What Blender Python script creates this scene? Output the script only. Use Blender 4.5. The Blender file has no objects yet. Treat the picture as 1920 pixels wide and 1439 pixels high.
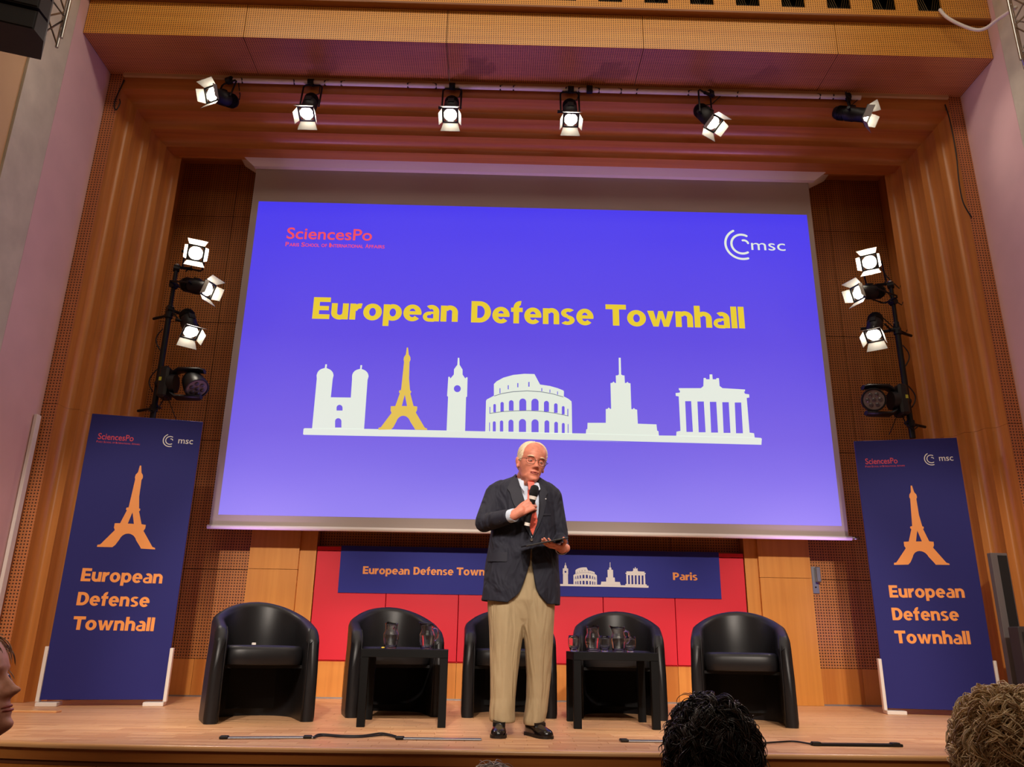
import bpy, math, random
from mathutils import Vector, Matrix, Euler
random.seed(7)
R = math.radians
scn = bpy.context.scene
col = scn.collection

# ------------------------------------------------------------ camera, world, light, exposure
F_PX, PITCH, YAW, ROLL, CAM_Z = 1491.6, .3152, .01744, .01582, .51
fw = Vector((math.sin(YAW)*math.cos(PITCH), math.cos(YAW)*math.cos(PITCH), math.sin(PITCH)))
_r0 = Vector((math.cos(YAW), -math.sin(YAW), 0)); _u0 = _r0.cross(fw)
c_r = _r0*math.cos(ROLL)+_u0*math.sin(ROLL); c_u = _u0*math.cos(ROLL)-_r0*math.sin(ROLL)
CAM = Vector((0, 0, CAM_Z))
cd = bpy.data.cameras.new('camera'); cam = bpy.data.objects.new('camera', cd); col.objects.link(cam)
cd.sensor_fit = 'HORIZONTAL'; cd.sensor_width = 36.0; cd.lens = 36.0*F_PX/1920
cd.clip_start = .05; cd.clip_end = 100
m = Matrix((c_r, c_u, -fw)).transposed().to_4x4(); m.translation = CAM; cam.matrix_world = m
scn.camera = cam

def at(px, py, X=None, Y=None, Z=None):
    """the point of a real plane (X=, Y= or Z= constant) seen at a pixel of the 1920x1439 photograph"""
    d = fw+c_r*((px-960)/F_PX)-c_u*((py-719.5)/F_PX)
    if X is not None: t = X/d.x
    elif Y is not None: t = Y/d.y
    else: t = (Z-CAM_Z)/d.z
    return CAM+d*t

w = bpy.data.worlds.new('world'); scn.world = w; w.use_nodes = True
w.node_tree.nodes['Background'].inputs[0].default_value = (.9, .8, .75, 1)
w.node_tree.nodes['Background'].inputs[1].default_value = .05
scn.view_settings.view_transform = 'Standard'; scn.view_settings.look = 'None'
scn.view_settings.gamma = 1; scn.view_settings.use_curve_mapping = False
scn.view_settings.exposure = 0.0

def area_light(name, loc, rot, sx, sy, power, color):
    l = bpy.data.lights.new(name, 'AREA'); l.shape = 'RECTANGLE'; l.size = sx; l.size_y = sy
    l.energy = power; l.color = color
    o = bpy.data.objects.new(name, l); col.objects.link(o); o.location = loc; o.rotation_euler = rot
    return o
# the hall's own ceiling lights, behind and above the audience
WARM = (1.0, .88, .70)
area_light('hall_ceiling_light', (.3, 4.1, 7.3), (R(12), 0, 0), 7, .6, 105, WARM)
area_light('hall_ceiling_light', (.3, -2.2, 7.2), (R(30), 0, 0), 6, 1.2, 52, WARM)
# front-of-house profile spots, focused low on the stage
for x in (-2.75, -1.2, .35, 1.9, 3.45):
    l = bpy.data.lights.new('front_of_house_spot', 'SPOT'); l.energy = 1380; l.color = (1, .87, .75)
    l.spot_size = R(25); l.spot_blend = .55; l.shadow_soft_size = .12
    o = bpy.data.objects.new('front_of_house_spot', l); col.objects.link(o)
    o.location = (.3+(x-.3)*.75, -1.5, 4.9)
    o.rotation_euler = (Vector((x, 6.4, .50))-o.location).to_track_quat('-Z', 'Y').to_euler()
# two softer spots on the speaker's face
for sx in (-1, 1):
    l = bpy.data.lights.new('speaker_key_spot', 'SPOT'); l.energy = 330; l.color = (1, .86, .72)
    l.spot_size = R(17); l.spot_blend = .5; l.shadow_soft_size = .10
    o = bpy.data.objects.new('speaker_key_spot', l); col.objects.link(o)
    o.location = (.3+sx*2.6, -.6, 4.2)
    o.rotation_euler = (Vector((.16, 5.0, 1.05))-o.location).to_track_quat('-Z', 'Y').to_euler()
# violet wash of unknown source: two unseen spots added behind the banners
for x, y in ((-3.05, 6.92), (3.70, 7.02)):
    l = bpy.data.lights.new('added_violet_spot', 'SPOT'); l.energy = 250; l.color = (.66, .36, 1.0)
    l.spot_size = R(58); l.spot_blend = .9; l.shadow_soft_size = .10
    o = bpy.data.objects.new('added_violet_spot', l); col.objects.link(o); o.location = (x, y, .35)
    o.rotation_euler = (Vector((.35, 6.8, 5.9))-o.location).to_track_quat('-Z', 'Y').to_euler()
LAMP_POWER = 55

# ------------------------------------------------------------ helpers
class MB:
    def __init__(s): s.v = []; s.f = []; s.mi = []; s.cur = 0
    def add(s, vs, fs):
        n = len(s.v); s.v += [tuple(v) for v in vs]; s.f += [tuple(n+i for i in f) for f in fs]; s.mi += [s.cur]*len(fs); return s
    def box(s, a, b):
        x0, y0, z0 = a; x1, y1, z1 = b
        return s.add([(x0,y0,z0),(x1,y0,z0),(x1,y1,z0),(x0,y1,z0),(x0,y0,z1),(x1,y0,z1),(x1,y1,z1),(x0,y1,z1)],
              [(0,3,2,1),(4,5,6,7),(0,1,5,4),(1,2,6,5),(2,3,7,6),(3,0,4,7)])
    def bbox(s, a, b, ch=.006):
        """box with chamfered edges"""
        x0,y0,z0=a; x1,y1,z1=b
        c=min(ch,abs(x1-x0)*.45,abs(y1-y0)*.45,abs(z1-z0)*.45)
        P=[]
        idx={}
        for i,(x,sx) in enumerate(((x0,1),(x1,-1))):
            for j,(y,sy) in enumerate(((y0,1),(y1,-1))):
                for k,(z,sz) in enumerate(((z0,1),(z1,-1))):
                    for ax in range(3):
                        q=[x+sx*c,y+sy*c,z+sz*c]; q[ax]=(x,y,z)[ax]
                        idx[(i,j,k,ax)]=len(P); P.append(q)
        Fs=[]
        for ax,(u,v) in ((0,(1,2)),(1,(2,0)),(2,(0,1))):
            for e in (0,1):
                r=[]
                for (a_,b_) in ((0,0),(1,0),(1,1),(0,1)):
                    t=[0,0,0]; t[ax]=e; t[u]=a_; t[v]=b_; r.append(idx[(*t,ax)])
                Fs.append(tuple(r) if e else tuple(r[::-1]))
        for ax,(u,v) in ((0,(1,2)),(1,(2,0)),(2,(0,1))):
            for a_ in (0,1):
                for b_ in (0,1):
                    t0=[0,0,0]; t0[u]=a_; t0[v]=b_; t1=list(t0); t1[ax]=1
                    q=(idx[(*t0,u)],idx[(*t1,u)],idx[(*t1,v)],idx[(*t0,v)])
                    Fs.append(q if (a_==b_) else q[::-1])
        for i in (0,1):
            for j in (0,1):
                for k in (0,1):
                    q=(idx[(i,j,k,0)],idx[(i,j,k,1)],idx[(i,j,k,2)])
                    Fs.append(q if (i+j+k)%2 else q[::-1])
        return s.add(P,Fs)
    def prism(s, poly, d, cap=True):
        """poly: list of 3D points (one face), d: extrusion vector"""
        n=len(poly); d=Vector(d); P=[Vector(p) for p in poly]
        fs=[(i,(i+1)%n,(i+1)%n+n,i+n) for i in range(n)]
        if cap: fs+= [tuple(range(n))[::-1], tuple(range(n,2*n))]
        return s.add(P+[p+d for p in P], fs)
    def tube(s, pts, r, n=8, cap=True, up=None):
        pts=[Vector(p) for p in pts]; k=len(pts)
        rr=r if isinstance(r,(list,tuple)) else [r]*k
        T=[(pts[min(i+1,k-1)]-pts[max(i-1,0)]).normalized() for i in range(k)]
        a=Vector((0,0,1)) if abs(T[0].z)<.9 else Vector((1,0,0))
        if up: a=Vector(up)
        N=(a-T[0]*a.dot(T[0])).normalized(); V=[]
        for i in range(k):
            N=(N-T[i]*N.dot(T[i])).normalized(); B=T[i].cross(N)
            for j in range(n):
                t=2*math.pi*j/n; V.append(pts[i]+(N*math.cos(t)+B*math.sin(t))*rr[i])
        Fs=[(i*n+j,i*n+(j+1)%n,(i+1)*n+(j+1)%n,(i+1)*n+j) for i in range(k-1) for j in range(n)]
        if cap: Fs+=[tuple(range(n))[::-1],tuple((k-1)*n+j for j in range(n))]
        return s.add(V,Fs)
    def rings(s, rings, cap=True, close=True):
        n=len(rings[0]); k=len(rings); V=[p for r_ in rings for p in r_]
        m_=n if close else n-1
        Fs=[(i*n+j,i*n+(j+1)%n,(i+1)*n+(j+1)%n,(i+1)*n+j) for i in range(k-1) for j in range(m_)]
        if cap: Fs+=[tuple(range(n))[::-1],tuple((k-1)*n+j for j in range(n))]
        return s.add(V,Fs)
    def lathe(s, prof, n=24, c=(0,0,0), cap=False):
        return s.rings([[(c[0]+r*math.cos(2*math.pi*j/n),c[1]+r*math.sin(2*math.pi*j/n),c[2]+z) for j in range(n)] for r,z in prof],cap=cap)
    def ell(s, c, r, rot=None, nu=16, nv=10):
        c=Vector(c); V=[];
        M=rot.to_matrix() if rot else Matrix.Identity(3)
        rg=[]
        for i in range(1,nv):
            t=math.pi*i/nv
            rg.append([c+M@Vector((r[0]*math.sin(t)*math.cos(2*math.pi*j/nu),r[1]*math.sin(t)*math.sin(2*math.pi*j/nu),-r[2]*math.cos(t))) for j in range(nu)])
        n0=len(s.v); s.rings(rg,cap=False)
        n1=len(s.v)
        a=c+M@Vector((0,0,-r[2])); b=c+M@Vector((0,0,r[2]))
        s.v+= [tuple(a),tuple(b)]
        for j in range(nu):
            s.f.append((n1,n0+(j+1)%nu,n0+j)); s.f.append((n1+1,n0+(nv-2)*nu+j,n0+(nv-2)*nu+(j+1)%nu)); s.mi+=[s.cur]*2
        return s
    def xf(s, M, start=0):
        for i in range(start,len(s.v)): s.v[i]=tuple(M@Vector(s.v[i]))
        return s
    def mesh(s, name, mats, smooth=False):
        me=bpy.data.meshes.new(name); me.from_pydata(s.v,[],s.f)
        for m_ in (mats if isinstance(mats,(list,tuple)) else [mats]): me.materials.append(m_)
        if any(s.mi): me.polygons.foreach_set('material_index',s.mi)
        if smooth is not False:
            me.polygons.foreach_set('use_smooth',[True]*len(me.polygons))
            if smooth is not True:
                me.set_sharp_from_angle(angle=R(smooth))
        me.update(); return me
    def build(s, name, mats, parent=None, smooth=False, **kw):
        return link(name, s.mesh(name,mats,smooth), parent, **kw)

def link(name, me, parent=None, label=None, cat=None, group=None, kind=None, loc=None, rz=None):
    o=bpy.data.objects.new(name,me); col.objects.link(o)
    if parent is not None: o.parent=parent
    return tag(o,label,cat,group,kind,loc,rz)
def tag(o, label=None, cat=None, group=None, kind=None, loc=None, rz=None):
    if label: o['label']=label
    if cat: o['category']=cat
    if group: o['group']=group
    if kind: o['kind']=kind
    if loc is not None: o.location=loc
    if rz is not None: o.rotation_euler=(0,0,rz)
    return o
def thing(name, label, cat, loc=(0,0,0), rz=0, group=None, kind=None):
    return link(name,None,None,label,cat,group,kind,loc,rz)
def copy_tree(o, parent=None):
    c=o.copy(); col.objects.link(c); c.parent=parent
    for ch in list(o.children): copy_tree(ch,c)
    return c
def evaluated(o):
    dg=bpy.context.evaluated_depsgraph_get(); dg.update()
    me=bpy.data.meshes.new_from_object(o.evaluated_get(dg)); return me
def remeshed(mb, voxel, smooth_n=4, fac=.5, mat=None, decimate=None):
    """union of overlapping closed pieces as one continuous surface"""
    me=mb.mesh('tmp',[]); o=bpy.data.objects.new('tmp',me); col.objects.link(o)
    md=o.modifiers.new('r','REMESH'); md.mode='VOXEL'; md.voxel_size=voxel
    if smooth_n:
        sm=o.modifiers.new('s','SMOOTH'); sm.iterations=smooth_n; sm.factor=fac
    if decimate:
        dm=o.modifiers.new('d','DECIMATE'); dm.ratio=decimate
    out=evaluated(o); bpy.data.objects.remove(o); bpy.data.meshes.remove(me)
    out.polygons.foreach_set('use_smooth',[True]*len(out.polygons))
    out.materials.clear()
    if mat:
        for m_ in (mat if isinstance(mat,(list,tuple)) else [mat]): out.materials.append(m_)
    return out

# ------------------------------------------------------------ materials
def srgb(r,g,b):
    f=lambda c:(c/255/12.92) if c/255<=.04045 else ((c/255+.055)/1.055)**2.4
    return (f(r),f(g),f(b),1)
MATS={}
def mat(name, color, rough=.6, metal=0, spec=.5, coat=0, emis=None, es=0, noise=0, nscale=20, bump=0, bscale=200, trans=0, ior=1.45, alpha=1, sheen=0):
    if name in MATS: return MATS[name]
    m_=bpy.data.materials.new(name); m_.use_nodes=True; nt=m_.node_tree; b=nt.nodes['Principled BSDF']
    b.inputs['Base Color'].default_value=color; b.inputs['Roughness'].default_value=rough
    b.inputs['Metallic'].default_value=metal; b.inputs['Specular IOR Level'].default_value=spec
    b.inputs['Coat Weight'].default_value=coat; b.inputs['Transmission Weight'].default_value=trans
    b.inputs['IOR'].default_value=ior; b.inputs['Alpha'].default_value=alpha
    b.inputs['Sheen Weight'].default_value=sheen
    if emis: b.inputs['Emission Color'].default_value=emis; b.inputs['Emission Strength'].default_value=es
    if noise or bump:
        tc=nt.nodes.new('ShaderNodeTexCoord')
        if noise:
            n=nt.nodes.new('ShaderNodeTexNoise'); n.inputs['Scale'].default_value=nscale; n.inputs['Detail'].default_value=4
            nt.links.new(tc.outputs['Object'],n.inputs['Vector'])
            mr=nt.nodes.new('ShaderNodeMapRange'); mr.inputs[1].default_value=.3; mr.inputs[2].default_value=.7
            mr.inputs[3].default_value=1-noise; mr.inputs[4].default_value=1+noise
            nt.links.new(n.outputs['Fac'],mr.inputs[0])
            mx=nt.nodes.new('ShaderNodeVectorMath'); mx.operation='SCALE'; mx.inputs[0].default_value=color[:3]
            nt.links.new(mr.outputs[0],mx.inputs['Scale']); nt.links.new(mx.outputs[0],b.inputs['Base Color'])
        if bump:
            n=nt.nodes.new('ShaderNodeTexNoise'); n.inputs['Scale'].default_value=bscale
            nt.links.new(tc.outputs['Object'],n.inputs['Vector'])
            bp=nt.nodes.new('ShaderNodeBump'); bp.inputs['Strength'].default_value=bump; bp.inputs['Distance'].default_value=.002
            nt.links.new(n.outputs['Fac'],bp.inputs['Height']); nt.links.new(bp.outputs[0],b.inputs['Normal'])
    MATS[name]=m_; return m_
def folds(m_, scale=(9,9,4), dist=.02, strength=.55):
    nt=m_.node_tree; b=nt.nodes['Principled BSDF']; tc=nt.nodes.new('ShaderNodeTexCoord'); mp=nt.nodes.new('ShaderNodeMapping'); mp.inputs['Scale'].default_value=scale; mp.inputs['Rotation'].default_value=(0,.5,.2)
    nt.links.new(tc.outputs['Object'],mp.inputs['Vector']); n=nt.nodes.new('ShaderNodeTexNoise'); n.inputs['Scale'].default_value=1; n.inputs['Detail'].default_value=2; n.inputs['Distortion'].default_value=.6
    nt.links.new(mp.outputs[0],n.inputs['Vector']); bp=nt.nodes.new('ShaderNodeBump'); bp.inputs['Strength'].default_value=strength; bp.inputs['Distance'].default_value=dist
    nt.links.new(n.outputs['Fac'],bp.inputs['Height'])
    old=b.inputs['Normal'].links
    if old: nt.links.new(bp.outputs[0],old[0].from_node.inputs['Normal'])
    else: nt.links.new(bp.outputs[0],b.inputs['Normal'])
    return m_
def math_node(nt, op, a, b=None, c=None):
    n=nt.nodes.new('ShaderNodeMath'); n.operation=op
    for i,x in enumerate((a,b,c)):
        if x is None: continue
        if isinstance(x,(int,float)): n.inputs[i].default_value=x
        else: nt.links.new(x,n.inputs[i])
    return n.outputs[0]
def wood(name, c1, c2, grain='z', rough=.38, holes=None, spacing=.03, hole_r=.22, hole_col=(.02,.008,.004,1), gs=9, coat=.15, var=0):
    """veneer with streaks along one axis; holes = the two axes of a perforated board's grid"""
    m_=bpy.data.materials.new(name); m_.use_nodes=True; nt=m_.node_tree; b=nt.nodes['Principled BSDF']
    b.inputs['Roughness'].default_value=rough; b.inputs['Coat Weight'].default_value=coat; b.inputs['Coat Roughness'].default_value=.3
    tc=nt.nodes.new('ShaderNodeTexCoord'); mp=nt.nodes.new('ShaderNodeMapping')
    sc={'x':(.6,gs*2,gs*2),'y':(gs*2,.6,gs*2),'z':(gs*2,gs*2,.6)}[grain]; mp.inputs['Scale'].default_value=sc
    nt.links.new(tc.outputs['Object'],mp.inputs['Vector'])
    n=nt.nodes.new('ShaderNodeTexNoise'); n.inputs['Scale'].default_value=1; n.inputs['Detail'].default_value=6; n.inputs['Roughness'].default_value=.6
    nt.links.new(mp.outputs[0],n.inputs['Vector'])
    fac=n.outputs['Fac']
    if var:
        oi=nt.nodes.new('ShaderNodeObjectInfo')
        fac=math_node(nt,'ADD',fac,math_node(nt,'MULTIPLY',math_node(nt,'SUBTRACT',oi.outputs['Random'],.5),var))
    cr=nt.nodes.new('ShaderNodeValToRGB'); cr.color_ramp.elements[0].position=.3; cr.color_ramp.elements[0].color=c1
    cr.color_ramp.elements[1].position=.7; cr.color_ramp.elements[1].color=c2
    nt.links.new(fac,cr.inputs[0]); out=cr.outputs[0]
    if holes:
        sp=nt.nodes.new('ShaderNodeSeparateXYZ'); nt.links.new(tc.outputs['Object'],sp.inputs[0])
        d=[]
        for ax in holes:
            q=math_node(nt,'MULTIPLY',sp.outputs['xyz'.index(ax)],1/spacing)
            q=math_node(nt,'SUBTRACT',math_node(nt,'FRACT',q),.5)
            d.append(math_node(nt,'MULTIPLY',q,q))
        rr=math_node(nt,'SQRT',math_node(nt,'ADD',d[0],d[1]))
        mr=nt.nodes.new('ShaderNodeMapRange'); mr.inputs[1].default_value=hole_r-.04; mr.inputs[2].default_value=hole_r+.04
        mr.inputs[3].default_value=1; mr.inputs[4].default_value=0; nt.links.new(rr,mr.inputs[0])
        mx=nt.nodes.new('ShaderNodeMix'); mx.data_type='RGBA'; nt.links.new(mr.outputs[0],mx.inputs[0])
        nt.links.new(out,mx.inputs[6]); mx.inputs[7].default_value=hole_col; out=mx.outputs[2]
        bp=nt.nodes.new('ShaderNodeBump'); bp.inputs['Strength'].default_value=.6; bp.inputs['Distance'].default_value=.004; bp.invert=True
        nt.links.new(mr.outputs[0],bp.inputs['Height']); nt.links.new(bp.outputs[0],b.inputs['Normal'])
    nt.links.new(out,b.inputs['Base Color']); MATS[name]=m_; return m_

W_RIB=wood('rib_wood_upright',srgb(178,108,46),srgb(206,134,62),'z')
W_RIBX=wood('rib_wood_level',srgb(172,100,42),srgb(198,126,58),'x')
W_PIL=wood('pillar_veneer',srgb(206,132,52),srgb(222,150,66),'z')
W_PLINTH=wood('plinth_veneer',srgb(196,118,46),srgb(224,148,68),'z',var=.5)
W_PERF=wood('perforated_wall_board',srgb(178,110,56),srgb(198,128,66),'z',holes='xz',spacing=.0262,hole_r=.25,hole_col=(.045,.018,.008,1))
W_PERFB=wood('perforated_border_board',srgb(184,112,64),srgb(202,128,76),'z',holes='xz',spacing=.0262,hole_r=.25,hole_col=(.045,.018,.008,1))
W_FASCIA=wood('perforated_fascia_board',srgb(222,148,58),srgb(238,168,72),'x',holes='xz',spacing=.0215,hole_r=.25,hole_col=(.06,.02,.006,1))
W_SOFFIT=wood('perforated_soffit_board',srgb(196,124,80),srgb(210,138,92),'x',holes='xy',spacing=.0215,hole_r=.25,hole_col=(.06,.02,.01,1))
W_LEDGE=wood('ledge_wood',srgb(128,74,30),srgb(150,90,38),'x')
W_FLOOR=wood('parquet_oak',srgb(218,160,114),srgb(244,194,146),'x',rough=.40,gs=5,coat=.08,var=.45)
W_NOSE=wood('stage_nosing_oak',srgb(226,170,112),srgb(240,186,130),'x',rough=.3,coat=.3)
W_FRONT=wood('stage_front_veneer',srgb(190,112,40),srgb(214,138,58),'z',var=.3)
RED=mat('red_lacquer',srgb(222,24,50),.5)
NAVY=mat('navy_print',srgb(27,27,112),.7)
NAVY2=mat('navy_strip_print',srgb(32,38,142),.65)
ORANGE=mat('orange_print',srgb(250,160,78),.5)
WHITEP=mat('white_print',srgb(236,232,228),.5)
REDP=mat('red_print',srgb(205,50,80),.5)
WALLP=mat('pink_lit_plaster',srgb(216,176,176),.85,noise=.04,nscale=3)  # pink light off wood and screen put into the plaster colour
WALLW=mat('grey_white_plaster',srgb(196,186,168),.85,noise=.1,nscale=5)
WALLC=mat('cream_plaster',srgb(200,164,122),.85,noise=.04,nscale=2)
BLACKM=mat('black_metal',srgb(26,25,27),.45,metal=.4)
BLACKP=mat('black_plastic',srgb(22,22,24),.4)
CABLE=mat('black_cable',srgb(18,16,18),.5)
DARK=mat('dark_void',srgb(14,12,12),.9)
STEEL=mat('steel',srgb(170,168,165),.3,metal=1)
ALU=mat('brushed_aluminium',srgb(165,165,170),.35,metal=.8)
WHITEM=mat('white_metal',srgb(230,222,214),.45)
LEATHER=mat('black_leather',srgb(25,24,26),.40,bump=.15,bscale=350,spec=.36)
TABLEM=mat('black_lacquered_wood',srgb(8,8,9),.5,spec=.2)
def glass(name, rough=0.0, ior=1.45, tint=(1,1,1,1)):
    return mat(name,tint,rough,trans=1,ior=ior)
LENS=mat('lit_lens',(1,.93,.82,1),.3,emis=(1,.90,.74,1),es=45)
LENS_HOT=mat('lit_lens_bright',(1,.93,.82,1),.3,emis=(1,.88,.70,1),es=160)
# ------------------------------------------------------------ the setting
XL, XR, XC = -3.95, 4.64, .345          # side walls of the stage opening
YO, YW, ZT = 6.70, 7.85, 5.865          # proscenium plane, back wall plane, soffit height
# -- hall shell (mostly behind the camera)
HF=-.85
MB().box((-7,-6,HF-.1),(8,4.9,HF)).build('floor',mat('hall_carpet',srgb(70,52,48),.9),kind='structure')
MB().box((-7,-6,7.6),(8,8.6,7.7)).build('ceiling',mat('hall_ceiling_paint',srgb(190,165,135),.9),kind='structure')
MB().box((-7,-6.1,HF),(8,-6,7.6)).build('wall_rear',WALLC,kind='structure')
# side walls: pink-lit return beside the opening, grey-white pilaster, cream hall wall
def side_wall(name, X, s):
    o=thing(name,None,None,kind='structure')
    MB().box((min(X,X+s*.6),6.0,HF),(max(X,X+s*.6),8.6,7.6)).build('plaster_return',WALLP,o)
    MB().box((min(X,X+s*.6)-(.0),5.53,HF),(max(X,X+s*.6),5.998,7.6)).build('pilaster',WALLW,o)
    MB().box((min(X+s*.02,X+s*.6),-6,HF),(max(X+s*.02,X+s*.6),5.528,7.6)).build('plaster_face',WALLC,o)
    return o
side_wall('wall_left',XL,-1); side_wall('wall_right',XR,1)

# -- stage floor: solid deck, parquet blocks on it
def edge_y(x):
    d=max(0,-1.55-x) if x<0 else max(0,x-2.25)
    return 4.33+.10*d*d
STX0,STX1=-3.95,4.64
deck=MB(); xs=[STX0+(STX1-STX0)*i/48 for i in range(49)]
for x in xs: deck.v+=[(x,edge_y(x)+.02,-.012),(x,8.1,-.012),(x,edge_y(x)+.02,-.10),(x,8.1,-.10)]
for i in range(48):
    a=4*i; b=a+4; deck.f+=[(a,b,b+1,a+1),(a+2,a+3,b+3,b+2),(a,a+2,b+2,b)]; deck.mi+=[0]*3
stage=deck.build('stage_floor',mat('parquet_joint',srgb(110,62,34),.8),kind='structure')
# parquet: blocks laid in offset rows, nearest 300 as single planks
PL,PW,G=.26,.066,.0022
planks=[]; row=0; y=4.345
while y<7.82:
    x=STX0-random.random()*PL
    while x<STX1:
        a=max(x,STX0+.002); b=min(x+PL,STX1-.002)
        if b-a>.03:
            ey=max(edge_y(a),edge_y(b))+.03
            if y+PW>ey+.02: planks.append((a,b,max(y,ey),y+PW))
        x+=PL
    y+=PW; row+=1
def seen(p):
    v=Vector(((p[0]+p[1])/2,(p[2]+p[3])/2,0))-CAM
    d=v.dot(fw); px=960+F_PX*v.dot(c_r)/d; return -20<px<1940
vis=sorted([p for p in planks if seen(p)],key=lambda p:p[2])
solo=vis[:300]; rest=[p for p in planks if p not in set(solo)]
pm={}
for a,b,c,d in solo:
    key=(round(b-a,4),round(d-c,4))
    if key not in pm: pm[key]=MB().bbox((0,0,-.012),(b-a-G,d-c-G,0),.0012).mesh('plank',W_FLOOR)
    o=link('plank',pm[key],stage); o.location=(a+G/2,c+G/2,random.uniform(-.0006,0))
W_FLOOR2=wood('parquet_oak_far',srgb(218,160,114),srgb(244,194,146),'x',rough=.40,gs=5,coat=.08)
k=MB()
for a,b,c,d in rest: k.box((a+G/2,c+G/2,-.012),(b-G/2,d-G/2,random.uniform(-.0006,0)))
k.build('parquet_blocks',W_FLOOR2,stage,kind='stuff')
# nosing and front panels following the curved edge
def edge_sweep(prof, x0, x1, n=40):
    rg=[]
    for i in range(n+1):
        x=x0+(x1-x0)*i/n; e=edge_y(x); s=(edge_y(x+.01)-edge_y(x-.01))/.02
        nrm=Vector((s,-1,0)).normalized()
        rg.append([Vector((x,e,0))+nrm*o_+Vector((0,0,z)) for o_,z in prof])
    return MB().rings(rg)
front=thing('stage_front',None,None,kind='structure')
edge_sweep([(-.04,.002),(.004,.002),(.012,-.002),(.016,-.010),(.014,-.02),(.004,-.026),(-.04,-.026)],STX0,STX1,60).build('nosing',W_NOSE,front,smooth=40)
edge_sweep([(-.04,-.026),(-.004,-.026),(-.008,-.05),(-.010,-.078),(-.04,-.078)],STX0,STX1,60).build('edge_band',W_RIBX,front,smooth=40)
joints=[STX0,-2.8,-1.95,-.9,.17,1.25,2.3,3.3,STX1]
for a,b in zip(joints[:-1],joints[1:]):
    edge_sweep([(-.05,-.084),(-.024,-.084),(-.024,HF+.002),(-.05,HF+.002)],a+.003,b-.003,12).build('panel',W_FRONT,front)
# low wooden strip at the far left of the stage
MB().bbox((-3.9,6.02,.0),(-3.02,6.10,.014),.004).build('wooden_strip',W_NOSE,label='thin pale wooden strip lying on the stage floor at far left',cat='wood strip')

# -- back wall
wb=thing('wall_back',None,None,kind='structure')
MB().box((XL-.2,8.25,-.1),(XR+.2,8.4,6.2)).build('backing',DARK,wb)
def perf(x0,x1,z0,z1,y=YW,t=.03): MB().box((x0+.003,y,z0+.003),(x1-.003,y+t,z1-.003)).build('perforated_panel',W_PERF,wb)
def wp(x0,x1,z0,z1,y=YW,m_=None,t=.03): MB().box((x0+.0015,y,z0),(x1-.0015,y+t,z1)).build('wood_panel',m_ or W_PLINTH,wb)
ZJ=[.325,1.136,2.404,3.675,4.94,5.6]
for x0,x1 in ((-3.60,-2.97),(-2.97,-2.345),(3.045,3.67),(3.67,4.29)):
    for a,b in zip(ZJ[:-1],ZJ[1:]): perf(x0,x1,a,b)
for x0,x1 in ((-3.60,-3.17),(-3.17,-2.76),(-2.76,-2.345),(3.045,3.46),(3.46,3.9),(3.9,4.29)): wp(x0,x1,.012,.325)
# recess between the pillars, behind the screen
for i in range(6):
    x0=-1.72+i*.69; perf(x0,x0+.69,1.372,2.4,7.95)
for i in range(6):
    x0=-2.4+i*.91; perf(x0,x0+.91,2.4,5.6,7.95)
for i in range(12):
    x0=-1.72+i*.345; wp(x0,x0+.345,.012,.325,YW)
# pillars
for x0,x1,x2,nm in ((-2.345,-1.875,-1.72,0),(3.045,2.545,2.42,1)):
    a,b=min(x0,x1),max(x0,x1)
    MB().box((a,7.78,.001),(b,7.95,1.14)).build('pillar_panel',W_PIL,wb)
    MB().box((a,7.78,1.144),(b,7.95,2.4)).build('pillar_panel',W_PIL,wb)
    a,b=min(x1,x2),max(x1,x2)
    MB().box((a,7.82,.001),(b,7.95,2.4)).build('pillar_return',W_PIL,wb)
MB().box((-3.6,7.835,0),(4.29,7.85,.012)).build('trim_1',ALU,kind='structure')
# sides and roof of the recess
MB().box((-3.66,7.36,0),(-3.60,8.25,5.66)).build('wall_recess_left',W_RIB,kind='structure')
MB().box((4.29,7.36,0),(4.35,8.25,5.66)).build('wall_recess_right',W_RIB,kind='structure')
MB().box((-3.66,7.40,5.6),(4.35,8.25,5.66)).build('wall_recess_top',W_RIBX,kind='structure')

# -- red cabinet wall
red=thing('red_cabinet_wall','long row of red lacquered panels behind the chairs under the screen','cabinet',(0,0,0))
X0R,PWR=-1.715,.688
MB().box((X0R,7.84,.325),(X0R+6*PWR,7.95,.333)).build('base_rail',RED,red)
for i in range(6):
    MB().bbox((X0R+i*PWR+.003,7.825,.334),(X0R+(i+1)*PWR-.003,7.95,1.325),.002).build('red_panel',RED,red)
MB().bbox((X0R+.002,7.82,1.331),(X0R+6*PWR-.002,7.95,1.368),.002).build('top_rail',RED,red)

# -- proscenium: perforated border, four coved ribs, joint
pro=thing('trim_2',None,None,kind='structure')
def loop(r, y):       # the opening outline inset by r: left foot, left top, right top, right foot
    return (XL+r,XR-r,ZT-r,y)
BR=.135
MB().box((XL+.001,YO,.001),(XL+BR-.002,YO+.03,2.42)).build('perforated_border',W_PERFB,pro)
MB().box((XL+.001,YO,2.424),(XL+BR-.002,YO+.03,ZT)).build('perforated_border',W_PERFB,pro)
MB().box((XR-BR+.002,YO,.001),(XR-.001,YO+.05,2.42)).build('perforated_border',W_PERFB,pro)
MB().box((XR-BR+.002,YO,2.424),(XR-BR+BR-.001,YO+.05,ZT)).build('perforated_border',W_PERFB,pro)
MB().box((XL+BR,YO+.001,ZT-.168),(XR-BR,YO+.03,ZT)).build('top_board',W_RIBX,pro)
r0,y0=BR,YO
STEPS=[(.10,.165)]*4
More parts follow.
